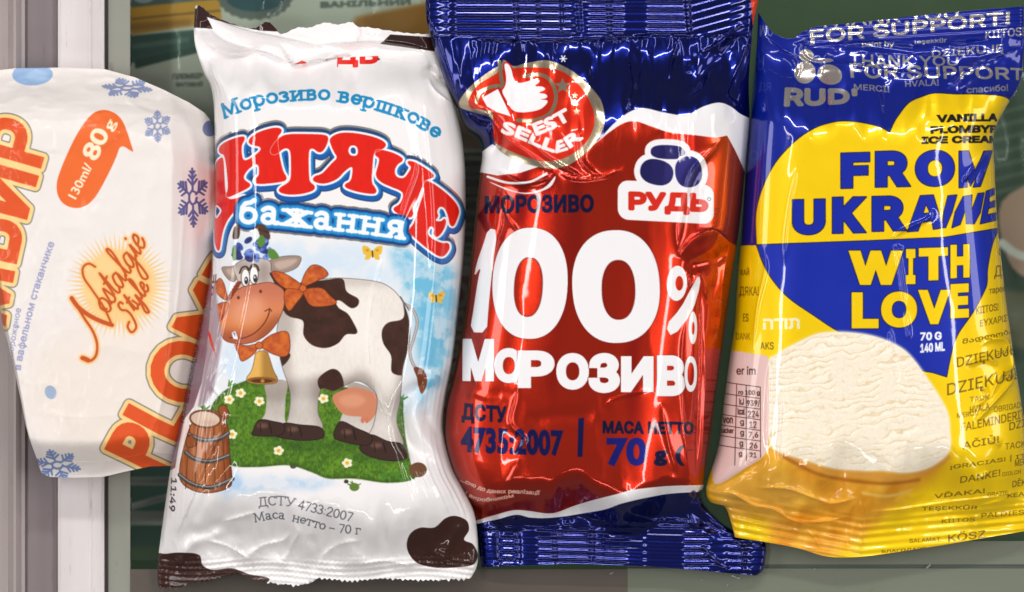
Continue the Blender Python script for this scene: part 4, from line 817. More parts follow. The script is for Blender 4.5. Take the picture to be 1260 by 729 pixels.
NU = 230
def wrapper(name, label, cat, mat, P, top, right, bottom, left, rows, shape, zb, dens=1.3, group=None, seam_parts=('end_seal', 'wrapper_film', 'end_seal'), fine=2.4):
    """one flow-wrapped pack: a closed skin over a Coons patch. rows=(v0,v1): where the crimped ends meet the body"""
    W = abs(top[-1][0] - top[0][0]); Hh = abs(left[-1][1] - left[0][1])
    nu = int(W / dens); nv = int(Hh / dens)
    s = np.linspace(0, 1, nu + 1); u = .5 - .5 * np.cos(np.pi * s); u = .35 * u + .65 * s
    ds = np.where((np.linspace(0, 1, nv) < rows[0]) | (np.linspace(0, 1, nv) > rows[1]), fine, 1.0)   # finer rows in the crimped ends
    cv = np.r_[0, np.cumsum(ds)] / ds.sum(); nv = int(ds.sum()); v = np.interp(np.arange(nv + 1) / nv, cv, np.linspace(0, 1, len(cv)))
    Tp, Bt, Lf, Rt = resample(top, u), resample(bottom, u), resample(left, v), resample(right, v)
    U = u[None, :, None]; V = v[:, None, None]
    G = (1 - V) * Tp[None] + V * Bt[None] + (1 - U) * Lf[:, None] + U * Rt[:, None] - ((1 - U) * (1 - V) * Tp[0] + U * (1 - V) * Tp[-1] + (1 - U) * V * Bt[0] + U * V * Bt[-1])
    X, Y = G[..., 0], G[..., 1]; UU = np.broadcast_to(u[None], X.shape); VV = np.broadcast_to(v[:, None], X.shape)
    dome, folds = shape(X, Y, UU, VV)                     # millimetres
    edge = np.minimum(sstep(0, .012, UU), sstep(0, .012, 1 - UU))
    zt = zb(X, Y) + dome + folds * edge + .35
    zu = np.maximum(.35 + 0 * X, zb(X, Y) - .35 * np.maximum(dome, 0) - .15)
    zu = np.minimum(zu, zt - .12)
    zu[:, 0] = zt[:, 0] - .25; zu[:, -1] = zt[:, -1] - .25
    ox, oy = wx(X.mean()), wy(Y.mean())
    root = thing(name, label, cat, (ox, oy, 0), group)
    gx = (X - 630) * PX * (1 - .01 / CAM_H) - ox; gy = (364.5 - Y) * PX * (1 - .01 / CAM_H) - oy
    uvx = (X - P.x0) / (P.x1 - P.x0); uvy = 1 - (Y - P.y0) / (P.y1 - P.y0)
    # normals of the whole skin so that shading runs on over the joins
    def make(r0, r1, pname):
        sl = slice(r0, r1 + 1); R = r1 - r0 + 1; C_ = nu + 1
        vt = np.stack([gx[sl], gy[sl], zt[sl] * .001], -1).reshape(-1, 3); vb = np.stack([gx[sl], gy[sl], zu[sl] * .001], -1).reshape(-1, 3)
        tu = np.stack([uvx[sl], uvy[sl]], -1).reshape(-1, 2)
        idx = np.arange(R * C_).reshape(R, C_); N = R * C_
        q = np.stack([idx[:-1, :-1], idx[1:, :-1], idx[1:, 1:], idx[:-1, 1:]], -1).reshape(-1, 4)
        V_, T_, F_ = [vt], [tu], [q]; n = N
        for a in (idx[0], idx[-1][::-1], idx[:, 0][::-1], idx[:, -1]):       # the turned edge
            V_.append(vb[a]); T_.append(tu[a]); k = np.arange(len(a)) + n; F_.append(np.stack([a[:-1], a[1:], k[1:], k[:-1]], -1)); n += len(a)
        ri = np.unique(np.r_[np.arange(0, R, 4), R - 1]); ci = np.unique(np.r_[np.arange(0, C_, 4), C_ - 1])   # coarser underside
        sub = idx[np.ix_(ri, ci)].ravel(); V_.append(vb[sub]); T_.append(tu[sub]); g2 = np.arange(len(sub)).reshape(len(ri), len(ci)) + n
        F_.append(np.stack([g2[:-1, :-1], g2[:-1, 1:], g2[1:, 1:], g2[1:, :-1]], -1).reshape(-1, 4))
        VV_, TT_, F = np.vstack(V_), np.vstack(T_), np.vstack(F_)
        me = bpy.data.meshes.new(pname)
        me.vertices.add(len(VV_)); me.vertices.foreach_set('co', VV_.astype(np.float32).ravel())
        me.loops.add(len(F) * 4); me.loops.foreach_set('vertex_index', F.astype(np.int32).ravel())
        me.polygons.add(len(F)); me.polygons.foreach_set('loop_start', np.arange(0, len(F) * 4, 4, dtype=np.int32)); me.polygons.foreach_set('loop_total', np.full(len(F), 4, np.int32))
        me.update(calc_edges=True)
        me.polygons.foreach_set('use_smooth', np.ones(len(F), bool))
        uvl = me.uv_layers.new(name='print'); uvl.data.foreach_set('uv', TT_[F.ravel()].astype(np.float32).ravel())
        me.materials.append(mat); me.validate()
        o = bpy.data.objects.new(pname, me); COL.objects.link(o); o.parent = root
        return o
    a, b = int(np.searchsorted(v, rows[0])), int(np.searchsorted(v, rows[1]))
    if rows[0] <= 0: a = 0
    if a > 0: make(0, a, seam_parts[0])
    make(a, b, seam_parts[1])
    if b < nv: make(b, nv, seam_parts[2])
    return root, zt

def saw(p0, p1, n, depth, jit=.3, seed=1, axis=1):
    """pinked (zig-zag) cut between two points"""
    r = random.Random(seed); p0, p1 = np.array(p0, float), np.array(p1, float); out = []
    for k in range(2 * n + 1):
        p = p0 + (p1 - p0) * k / (2 * n); p = p.copy()
        if k % 2: p[axis] += depth * (1 + jit * (r.random() - .5) * 2)
        out.append(tuple(p))
    return out
def sawline(pts, pitch, depth, seed=1):
    pts = np.array(pts, float); L = np.sum(np.hypot(*np.diff(pts, axis=0).T)); n = int(L / pitch)
    q = resample(pts, np.linspace(0, 1, 2 * n + 1)); r = random.Random(seed)
    q[1::2, 1] += [depth * r.uniform(.6, 1.3) for _ in range(len(q[1::2]))]
    return q

def pillow(U, p=2.3, q=2.0): return np.clip(1 - np.abs(2 * U - 1) ** p, 0, 1) ** (1 / q)
def ribs(Yrel, pitch, amp): return amp * (.5 + .5 * np.cos(2 * np.pi * Yrel / pitch))
def crumple(X, Y, sx, sy, seed, amp, oct=2):
    r = 0; a = 1.0
    wx_ = X + 12 * (fbm(X / 40, Y / 40, seed + 50) - .5); wy_ = Y + 12 * (fbm(X / 40, Y / 40, seed + 60) - .5)
    for i in range(oct):
        r = r + a * (ridged(wx_ / sx * 2 ** i, wy_ / sy * 2 ** i, seed + i) - .5); a *= .45
    return amp * r

# ================================================================== the place: freezer lid and rail
def strip(name, prof, y0, y1, mat, kind='structure', parent=None):
    """profile (x design units, z mm) drawn out along the lid"""
    vs = []; fs = []
    for x, z in prof: vs.append((wx(x), wy(y0), z * .001)); vs.append((wx(x), wy(y1), z * .001))
    for i in range(len(prof) - 1): fs.append((2 * i, 2 * i + 1, 2 * i + 3, 2 * i + 2))
    o = mesh_obj(name, vs, fs, mat, parent, smooth=False, kind=kind)
    return o
def box(name, x0, y0, x1, y1, z0, z1, mat, parent=None, kind=None, bev=0):
    vs = [(wx(x), wy(y), z * .001) for z in (z0, z1) for x, y in ((x0, y0), (x1, y0), (x1, y1), (x0, y1))]
    fs = [(0, 1, 2, 3), (4, 7, 6, 5), (0, 4, 5, 1), (1, 5, 6, 2), (2, 6, 7, 3), (3, 7, 4, 0)]
    o = mesh_obj(name, vs, fs, mat, parent, smooth=False, kind=kind)
    if bev:
        md = o.modifiers.new('soft_edge', 'BEVEL'); md.width = bev * .001; md.segments = 3
    return o
RAIL = plain_mat('rail_paint', (.60, .55, .55), (.76, .71, .71), .38, 0, 60, .3, .1, (1, .10, 1))
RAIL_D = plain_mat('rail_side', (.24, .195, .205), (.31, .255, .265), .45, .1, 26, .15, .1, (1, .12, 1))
GASK = plain_mat('rubber_gasket', (.035, .028, .028), (.07, .055, .05), .6, 0, 50, .2)
EDGE = plain_mat('lid_border', (.24, .25, .21), (.32, .32, .27), .4, 0, 24, .2, .1, (1, .3, 1))
GREEN = plain_mat('freezer_liner', (.016, .05, .016), (.035, .085, .026), .6, 0, 14, .3)
WIREM = plain_mat('basket_wire', (.5, .5, .48), (.62, .62, .6), .35, .2, 40, .05)
rail = [(-120, -6), (-60, -6), (-58, 1), (6, 1), (10, 2.2), (14, 3.4), (17, 3.6), (20, 2.6), (23, 1.2), (27, .8), (29, -1.6), (62, -2.2), (66, -1.0), (68, 1.4), (72, 1.9), (106, 1.6), (109, 1.2), (111, 1.6), (121, 1.5), (125, 1.0), (126, -4)]
RAIL_L = plain_mat('rail_outer_dimmed', (.33, .28, .275), (.46, .40, .39), .36, 0, 30, .15, .2, (1, .12, 1))  # outer rail colour darkened to stand for the dim room reflected in it
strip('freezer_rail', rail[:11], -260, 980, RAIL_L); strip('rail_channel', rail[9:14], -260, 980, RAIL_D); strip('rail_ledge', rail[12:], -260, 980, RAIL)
box('rail_gasket', 126, -260, 130, 980, -6, -1.2, GASK, kind='structure')
box('lid_border', 130, -260, 157, 980, -5, -.4, EDGE, kind='structure')
glass = box('lid_glass', 157.2, -260, 1500, 693, -5, -.2, glass_mat(), kind='structure')
LG = plain_mat('lid_front_strip', (.13, .155, .115), (.20, .22, .165), .35, 0, 16, .3, .2, (.3, 1, 1))
LB = plain_mat('lid_front_strip_brown', (.085, .068, .055), (.13, .108, .088), .35, 0, 16, .3, .2, (.3, 1, 1))
GR = plain_mat('lid_groove', (.05, .07, .06), (.08, .10, .085), .5, 0, 20, .2)
box('lid_front_strip', 773.2, 668, 1500, 697, -.15, .1, LG, kind='structure'); box('lid_front_strip', 773.2, 702, 1500, 760, -.15, .1, LG, kind='structure')
box('lid_groove', 773.2, 697, 1500, 702, -2.5, -.4, GR, kind='structure'); box('lid_front_strip', 157.5, 703, 773, 760, -.15, .1, LB, kind='structure')
floor = box('freezer_floor', -200, -400, 1600, 1100, -150, -145, GREEN, kind='structure')

def under_pack(kind, x0, y0, x1, y1, z, rot, label):
    P = print_under(kind); im = P.image('artwork_' + kind)
    m = film_mat('under_' + kind, im, .45, .6, .2, .2)
    nx, ny = 40, 40; u = np.linspace(0, 1, nx + 1); U, V = np.meshgrid(u, u)
    X = P.x0 + (P.x1 - P.x0) * U; Y = P.y0 + (P.y1 - P.y0) * V
    H = 10 * pillow(U, 4) * pillow(V, 4) + crumple(X, Y, 60, 60, 7, 1.6)
    root = thing('ice_cream_pack', label, 'ice cream', (wx((x0 + x1) / 2), wy((y0 + y1) / 2), z * .001))
    k = (CAM_H - z * .001) / (CAM_H - .01)
    cx, cy = wx((x0 + x1) / 2), wy((y0 + y1) / 2)
    vx = (X - 630) * PX - cx; vy = (364.5 - Y) * PX - cy
    vt = np.stack([vx, vy, H * .001], -1).reshape(-1, 3); vb = vt.copy(); vb[:, 2] = -.0005
    idx = np.arange((nx + 1) * (ny + 1)).reshape(ny + 1, nx + 1); q = np.stack([idx[:-1, :-1], idx[1:, :-1], idx[1:, 1:], idx[:-1, 1:]], -1).reshape(-1, 4); N = len(vt)
    F = [tuple(f) for f in q] + [tuple(f[::-1] + N) for f in q]
    for a in (idx[0], idx[-1][::-1], idx[:, 0][::-1], idx[:, -1]): F += [(int(p), int(r), int(r) + N, int(p) + N) for p, r in zip(a[:-1], a[1:])]
    me = bpy.data.meshes.new('wrapper_film'); me.from_pydata(np.vstack([vt, vb]).tolist(), [], [tuple(int(i) for i in f) for f in F]); me.update()
    me.polygons.foreach_set('use_smooth', np.ones(len(me.polygons), bool))
    uvl = me.uv_layers.new(name='print'); li = np.zeros(len(me.loops), int); me.loops.foreach_get('vertex_index', li)
    uu = np.tile(U.ravel(), 2)[li]; vv = 1 - np.tile(V.ravel(), 2)[li]; uvl.data.foreach_set('uv', np.stack([uu, vv], -1).astype(np.float32).ravel())
    me.materials.append(m); o = bpy.data.objects.new('wrapper_film', me); COL.objects.link(o); o.parent = root
    # a deeper pack looks smaller from above, real packs down there are simply this size
    root.scale = (k, k, 1); root.location.x *= k; root.location.y *= k
    return root
under_pack('bar', 140, -60, 560, 150, -42, 0, 'pack with yellow and teal bands under the glass behind the cow wrapper')
under_pack('code', 520, 100, 680, 340, -52, 0, 'striped pack under the glass, high in the gap beside the cow wrapper')
under_pack('red', 500, 320, 700, 640, -66, 0, 'dark red pack under the glass, low in the gap beside the cow wrapper')
under_pack('right', 1150, 60, 1340, 560, -70, 0, 'green pack with pale pink patch under the glass, right of the yellow wrapper')

def tube(name, a, b, r, mat, label, z, group):
    A = Vector((wx(a[0]), wy(a[1]), z * .001)); B = Vector((wx(b[0]), wy(b[1]), z * .001)); d = (B - A); L = d.length
    vs = []; fs = []; n = 10
    q = d.to_track_quat('Z', 'Y')
    for k in range(2):
        for i in range(n): vs.append(tuple(q @ Vector((r * .001 * math.cos(2 * math.pi * i / n), r * .001 * math.sin(2 * math.pi * i / n), L * k))))
    for i in range(n): fs.append((i, (i + 1) % n, n + (i + 1) % n, n + i))
    fs += [tuple(range(n))[::-1], tuple(range(n, 2 * n))]
    o = mesh_obj(name, vs, fs, mat); o.location = A; o['label'] = label; o['category'] = 'wire'; o['group'] = group
    return o
g_ = 'white wires of the basket under the glass'
tube('basket_wire', (130, 600), (300, 600), 1.2, WIREM, 'upper level white wire under the glass, below the paper cup', -40, g_)
tube('basket_wire', (130, 647), (300, 647), 2.0, WIREM, 'thicker lower white wire under the glass, left of the white wrapper', -40, g_)
tube('basket_wire', (120, 640), (300, 590), .9, WIREM, 'slanting thin white wire crossing between the two level wires', -44, g_)
box('liner_panel', 120, 560, 330, 690, -75, -72, plain_mat('dark_liner', (.008, .05, .035), (.014, .08, .055), .5, 0, 14, .2), kind='structure')

# chips of frost lying on the lid
ICE = bpy.data.materials.new('frost'); _n, _l = nodes(ICE); _b = _n['Principled BSDF']; _b.inputs['Base Color'].default_value = (.85, .9, .92, 1); _b.inputs['Roughness'].default_value = .15; _b.inputs['Transmission Weight'].default_value = .5
_r = random.Random(7)
for i, (x, y, w_, h_, a, lb) in enumerate(((753, 708, 4, 1.6, 30, 'small frost chip under the left half of the navy lower seal'), (908, 713, 7, 2, -20, 'longest frost chip, just under the right end of the navy seal'), (897, 722, 3, 1.4, 50, 'frost chip nearest the lower picture edge under the navy seal'), (866, 716, 2, 1, 10, 'tiny frost chip left of the longest chip'), (1146, 699, 5, 1.4, 40, 'frost chip lying on the dark groove under the yellow wrapper'), (1098, 694, 2.4, 1, 0, 'tiny frost chip on the strip under the yellow wrapper'), (1005, 703, 2.5, 1.4, 20, 'frost chip right of the navy seal end'))):
    n = 7; vs = [(0, 0, .0007)] + [(w_ * PX * _r.uniform(.6, 1.1) * math.cos(k * 6.283 / n), h_ * PX * _r.uniform(.6, 1.1) * math.sin(k * 6.283 / n), 0) for k in range(n)]
    o = mesh_obj('frost_chip', vs, [(0, k + 1, (k + 1) % n + 1) for k in range(n)] + [tuple(range(n, 0, -1))], ICE, smooth=False)
    o.location = (wx(x), wy(y), .0002); o.rotation_euler[2] = math.radians(a); o['label'] = lb; o['category'] = 'frost'; o['group'] = 'frost chips on the lid'

# ================================================================== paper wrapped cup
Pc = print_cup(); imc = Pc.image('artwork_cup')
MC = film_mat('printed_paper', imc, .55, 0, .12, .35, 110, .4, .5)
def cup_shape(X, Y, U, V):
    v1 = sstep(0, .16, V) ** .8 * (1 - .75 * sstep(.90, 1.0, V))
    prof = 1 - .10 * np.abs(2 * U - .75) ** 2 - np.clip((U - .80) / .2, 0, 1) ** 1.2 * .72 - np.clip((.06 - U) / .06, 0, 1) ** 1.5 * .8
    dome = 22 * prof * (.25 + .75 * v1) * (1 - .18 * V)
    h = crumple(X, Y, 34, 50, 11, .45, 3) + crumple(X, Y, 60, 26, 14, 1.5, 3) * np.exp(-((Y - 115) / 36) ** 2)
    for p, a, w in (([(110, 200), (150, 168), (182, 150), (215, 150), (250, 165)], .8, 7), ([(130, 130), (175, 132), (220, 148)], -.9, 6), ([(150, 118), (185, 140), (226, 142)], .9, 5), ([(0, 180), (60, 190), (110, 196)], -.3, 8), ([(88, 380), (92, 470), (96, 560)], .35, 6), ([(30, 500), (90, 512), (180, 508)], .25, 6),
                    ([(224, 170), (228, 260), (220, 380), (200, 500), (168, 582)], 1.0, 4), ([(170, 560), (190, 555), (215, 560)], .8, 4)):
        h += crease(X, Y, p, a, w, 'ridge')
    return dome, h
wrapper('paper_wrapped_cup', 'cream paper wrapped ice cream cup with orange lettering and blue snowflakes, on the rail', 'ice cream cup', MC, Pc,
        [(-34, 90), (20, 84), (80, 83), (128, 85), (165, 95), (200, 110), (232, 126), (250, 138), (258, 148)],
        [(258, 148), (266, 175), (268, 240), (266, 330), (258, 420), (246, 500), (232, 560), (222, 574)],
        [(46, 574), (52, 583), (62, 587), (95, 588), (127, 587), (152, 581), (185, 574), (222, 574)],
        [(-34, 90), (-24, 250), (-6, 350), (2, 400), (15, 450), (30, 520), (46, 574)], (0.0, .955), cup_shape,
        lambda X, Y: 3.2 + 0 * X, 1.5, None, ('cup_top', 'paper_sleeve', 'folded_base'))

# ================================================================== white wrapper
Pw = print_cow(); imw = Pw.image('artwork_white')
MW = film_mat('white_film', imw, .42, .85, .85, .12, 150, .12, .2)
def wander(X, Y, a, seed): return Y + a * (fbm(X / 55, Y / 160, seed, 3) - .47) * 2
def white_shape(X, Y, U, V):
    f = sstep(58, 130, wander(X, Y, 22, 81)) * sstep(712, 600, wander(X, Y, 30, 82))
    dome = 17 * pillow(U, 5.5, 2.0) * (.10 + .90 * f) 
    h = np.zeros_like(X)
    nb = np.exp(-np.clip(690 - Y, 0, None) / 42.) * sstep(712, 690, Y); nt = np.exp(-np.clip(Y - 50, 0, None) / 30.)
    h += crumple(X, Y, 34, 60, 21, 1.7, 3) * nb + crumple(X, Y, 60, 30, 25, 1.0, 2) * nt + crumple(X, Y, 90, 130, 28, .14, 2)
    h += ribs(Y - 690 - 4 * np.sin(X / 30), 7.0, .35) * sstep(684, 692, Y)
    C = crease
    for p, a, w, k in (([(290, 512), (262, 556), (240, 610), (212, 670)], 1.7, 5, 'side'), ([(256, 466), (276, 490), (290, 512)], 1.2, 3, 'ridge'), ([(285, 440), (268, 465), (258, 486)], 1.0, 3, 'ridge'),
                       ([(272, 410), (262, 440), (256, 466)], 1.0, 4, 'ridge'), ([(300, 560), (270, 590), (240, 640), (215, 690)], -1.2, 7, 'soft'),
                       ([(484, 290), (466, 340), (457, 390), (456, 440), (462, 475), (480, 515), (500, 550)], 1.05, 3.2, 'ridge'),
                       ([(513, 185), (512, 215), (500, 250), (488, 290)], 1.0, 4.5, 'ridge'),
                       ([(518, 110), (524, 160), (532, 230), (536, 300), (534, 380)], .9, 7, 'soft'),
                       ([(540, 470), (508, 484), (496, 512), (504, 545), (530, 575)], -4.6, 9, 'soft'), ([(556, 440), (530, 470), (512, 498), (516, 526), (540, 560), (560, 590)], 2.2, 7, 'soft'), ([(524, 500), (530, 520), (546, 545)], -1.6, 5, 'soft'),
                       ([(272, 642), (300, 634), (318, 628)], 1.3, 5, 'ridge'), ([(225, 655), (255, 655), (270, 648), (300, 668)], -1.6, 8, 'soft'), ([(214, 690), (240, 668), (268, 655), (290, 650)], 1.4, 7, 'soft'),
                       ([(300, 690), (322, 672), (350, 664), (358, 650)], 1.6, 6, 'ridge'), ([(345, 700), (360, 670), (368, 655), (362, 640)], 1.3, 4, 'ridge'), ([(385, 710), (390, 680), (382, 655)], -1.4, 6, 'soft'), ([(392, 705), (398, 684), (420, 668), (450, 664)], 1.0, 5, 'ridge'),
                       ([(250, 664), (280, 672), (310, 690)], 1.0, 5, 'ridge'), ([(430, 700), (470, 690), (520, 700)], .8, 5, 'ridge'), ([(545, 700), (552, 670), (572, 640)], .9, 6, 'soft'),
                       # the top end is folded over
                       ([(243, 36), (262, 60), (300, 64), (330, 56)], -1.8, 6, 'soft'), ([(255, 32), (280, 52), (330, 66), (362, 82)], 2.4, 5, 'side'), ([(256, 20), (300, 38), (360, 50), (410, 62)], 1.6, 5, 'side'),
                       ([(340, 50), (352, 66), (362, 80), (384, 76), (410, 72), (436, 68)], 1.8, 4, 'step'), ([(385, 58), (420, 54), (470, 52), (528, 60)], 1.5, 5, 'side'), ([(395, 76), (415, 70), (436, 68)], -1.6, 3, 'ridge'),
                       ([(242, 66), (275, 70), (310, 64)], -.9, 6, 'soft'), ([(522, 80), (540, 96), (560, 100)], -2.0, 6, 'soft'), ([(526, 84), (534, 110), (560, 130)], 1.5, 6, 'side'), ([(440, 30), (442, 44), (436, 56)], .6, 3, 'ridge')):
        h += C(X, Y, p, a * (3.2 if max(q_[1] for q_ in p) < 135 else 1.4 if min(q_[1] for q_ in p) > 600 else 1.0), w, k)
    return dome, h
wb = sawline([(193, 722), (215, 722), (240, 716), (262, 712), (290, 704), (318, 714), (345, 718), (368, 720), (392, 710), (430, 714), (470, 711), (520, 713), (560, 712), (580, 711)], 6.2, 3.4, 5)
wt = spline([(240, 8), (248, 8), (262, 19), (288, 30), (312, 36), (328, 28), (338, 34), (346, 42), (366, 34), (380, 35), (400, 29), (415, 31), (432, 27), (440, 33), (452, 34), (480, 39), (505, 42), (530, 42)], 6)
wt[:, 1] += np.array([1.2 * math.sin(k * 1.9) * (k % 3 - 1) for k in range(len(wt))])
wrapper('milk_ice_cream_wrapper', 'white ice cream wrapper printed with a spotted cow, barrel and big red lettering', 'ice cream', MW, Pw,
        wt, spline([(530, 42), (546, 90), (560, 130), (570, 180), (573, 250), (570, 320), (562, 400), (556, 450), (548, 490), (545, 530), (556, 575), (572, 606), (585, 638), (588, 690), (580, 711)], 6),
        wb, spline([(240, 8), (239, 50), (250, 88), (261, 115), (264, 180), (263, 260), (258, 335), (245, 400), (229, 470), (214, 545), (203, 615), (193, 690), (193, 722)], 6), (.055, .955), white_shape,
        lambda X, Y: 6.5 - .014 * (X - 400) * np.clip(1.3 - Y / 500, 0, 1.3) + 1.2 * sstep(500, 700, Y) * (X - 400) / 190, 1.1)

# ================================================================== red and navy foil wrapper
Pr = print_red(); imr = Pr.image('artwork_red')
MR = film_mat('metallic_film', imr, .40, .86, .8, .06, 120, .12, .25)
def red_shape(X, Y, U, V):
    f = sstep(40, 190, wander(X, Y, 40, 83)) * sstep(655, 585, wander(X, Y, 24, 84))
    dome = 18 * pillow(U, 3.4, 2.0) * (.16 + .84 * f)
    top = sstep(52, 44, Y + 4 * np.sin(X / 60)); bot = sstep(640, 652, Y + .0 * X)
    h = crumple(X, Y, 30, 120, 31, 2.0, 2) * np.exp(-np.clip(Y - 50, 0, None) / 55.) * (1 - top) + crumple(X, Y, 30, 60, 34, 1.4, 2) * np.exp(-np.clip(645 - Y, 0, None) / 26.) * (1 - bot) + crumple(X, Y, 60, 260, 37, .30, 2) * (1 - top) * (1 - bot)
    yr = Y + 5 * (fbm(X / 130, Y / 200, 41, 2) - .5) + np.where(X > 848, (X - 848) * .28, 0)
    brk = .6 + .4 * sstep(.2, .5, vnoise(X / 34, 3 + 0 * X, 43))
    h += ribs(yr, 9.6, .36) * top * brk + ribs(Y - .02 * X + 4 * (fbm(X / 120, 1 + 0 * Y, 44, 2) - .5), 9.0, .36) * bot * (.5 + .5 * sstep(.3, .6, vnoise(X / 26, 9 + 0 * X, 45)))
    h += (top + bot) * (.20 * sstep(.3, .7, vnoise(X / 26, Y / 900, 46)) + .8 * vnoise(X / 110, Y / 60, 48))
    C = crease
    for p, a, w, k in (([(634, -15), (636, 20), (638, 48)], 1.0, 4, 'ridge'), ([(662, -15), (664, 50)], -.8, 3, 'ridge'), ([(690, -15), (692, 46)], .7, 4, 'ridge'), ([(712, -15), (714, 50)], -.9, 4, 'ridge'), ([(748, -15), (750, 50)], 1.0, 3, 'ridge'), ([(846, -15), (848, 20), (850, 52)], 1.6, 4, 'side'),
                       ([(527, 20), (545, 70), (566, 130), (574, 152)], 1.4, 7, 'side'),
                       ([(566, 128), (590, 146), (606, 152), (612, 176), (600, 196)], -5.0, 7, 'soft'), ([(576, 134), (600, 140), (622, 170), (650, 190), (682, 216)], 2.6, 5, 'side'), ([(640, 150), (658, 182), (690, 205), (720, 222)], 2.0, 4.5, 'ridge'), ([(606, 205), (640, 225), (668, 222), (684, 214)], 2.2, 5, 'side'),
                       ([(684, 214), (712, 222), (744, 218), (768, 205)], 1.3, 5, 'ridge'), ([(712, 160), (716, 200), (740, 222)], -1.6, 6, 'ridge'),
                       ([(618, 245), (620, 275), (612, 300), (606, 340)], -1.5, 5, 'ridge'), ([(620, 228), (622, 262), (640, 290)], 1.2, 5, 'ridge'),
                       ([(770, 70), (776, 105), (770, 140)], 1.8, 5, 'ridge'), ([(792, 68), (784, 100), (788, 135)], -1.8, 6, 'ridge'), ([(836, 48), (826, 76), (822, 104)], 2.0, 4.5, 'ridge'), ([(860, 66), (880, 56), (900, 40), (916, 28)], 2.2, 6, 'side'), ([(850, 76), (846, 92)], 1.2, 4, 'ridge'), ([(835, 135), (858, 100), (888, 66), (912, 40)], -2.2, 8, 'soft'),
                       ([(924, 40), (912, 75), (898, 105), (896, 120), (920, 138)], 2.0, 5, 'side'), ([(726, 75), (730, 110), (740, 140)], -1.3, 6, 'ridge'),
                       ([(893, 166), (868, 192), (850, 216), (838, 262), (832, 320)], 2.2, 7, 'ridge'), ([(832, 318), (850, 296), (876, 284), (900, 300)], 3.0, 8, 'side'), ([(836, 330), (860, 326), (884, 316), (902, 300)], -3.0, 9, 'soft'), ([(846, 330), (850, 350), (862, 338), (872, 380)], 1.5, 5, 'ridge'),
                       ([(858, 340), (859, 420), (858, 500), (856, 600)], -1.8, 5, 'ridge'), ([(866, 400), (867, 480), (862, 590)], 1.1, 5, 'ridge'), ([(846, 370), (838, 430), (840, 520), (850, 600)], .8, 6, 'ridge'),
                       ([(898, 300), (890, 340), (886, 390), (880, 430)], 1.3, 6, 'ridge'), ([(884, 310), (878, 350), (866, 380)], -1.0, 6, 'soft'),
                       ([(640, 470), (632, 495), (628, 520), (645, 540), (632, 560)], 1.4, 7, 'ridge'), ([(560, 470), (600, 486), (630, 480)], -.9, 8, 'soft'), ([(640, 520), (690, 510), (740, 514)], -.7, 8, 'soft'), ([(640, 560), (626, 590), (600, 620)], 1.0, 7, 'ridge'), ([(812, 490), (820, 540), (834, 590)], .9, 6, 'ridge'),
                       ([(740, 500), (760, 488), (800, 478)], .8, 6, 'ridge'), ([(590, 642), (640, 626), (660, 640)], -.8, 6, 'soft'),
                       ([(862, 600), (866, 618), (884, 634), (905, 650)], 2.4, 6, 'side'), ([(850, 606), (852, 628), (872, 646), (900, 664)], -1.8, 6, 'soft'), ([(760, 624), (800, 640), (850, 644), (880, 664)], 1.6, 7, 'side'), ([(860, 668), (880, 690), (900, 704)], 1.0, 4, 'ridge'), ([(905, 662), (914, 680), (916, 704)], .9, 4, 'ridge'),
                       ([(610, 652), (612, 698)], .8, 3.5, 'ridge'), ([(636, 650), (638, 698)], -.8, 3.5, 'ridge'), ([(682, 648), (684, 700)], .9, 4, 'ridge'), ([(730, 644), (728, 700)], -1.0, 5, 'ridge')):
        h += C(X, Y, p, a, w, k)
    return dome, h
wrapper('red_foil_wrapper', 'shiny red and navy foil ice cream wrapper with huge white figures and round badge', 'ice cream', MR, Pr,
        [(524, -18), (600, -17), (700, -18), (800, -18), (846, -17), (938, -20)],
        spline([(938, -20), (931, 10), (926, 40), (922, 100), (923, 146), (918, 205), (911, 280), (902, 345), (892, 420), (881, 500), (873, 560), (868, 596), (864, 612), (878, 634), (904, 654), (942, 668), (942, 700), (934, 710)], 5),
        [(592, 700), (650, 697), (700, 695), (800, 698), (860, 703), (900, 707), (934, 710)],
        spline([(524, -18), (524, 20), (532, 52), (546, 98), (562, 132), (572, 155), (588, 172), (593, 190), (590, 215), (584, 270), (578, 330), (570, 400), (558, 460), (548, 500), (546, 540), (555, 580), (570, 612), (584, 640), (588, 668), (592, 700)], 5), (.085, .915), red_shape,
        lambda X, Y: 3.0 + 6.5 * np.clip((400 - Y) / 420, 0, 1) ** 1.5 - 1.0 * sstep(520, 700, Y), 1.1)

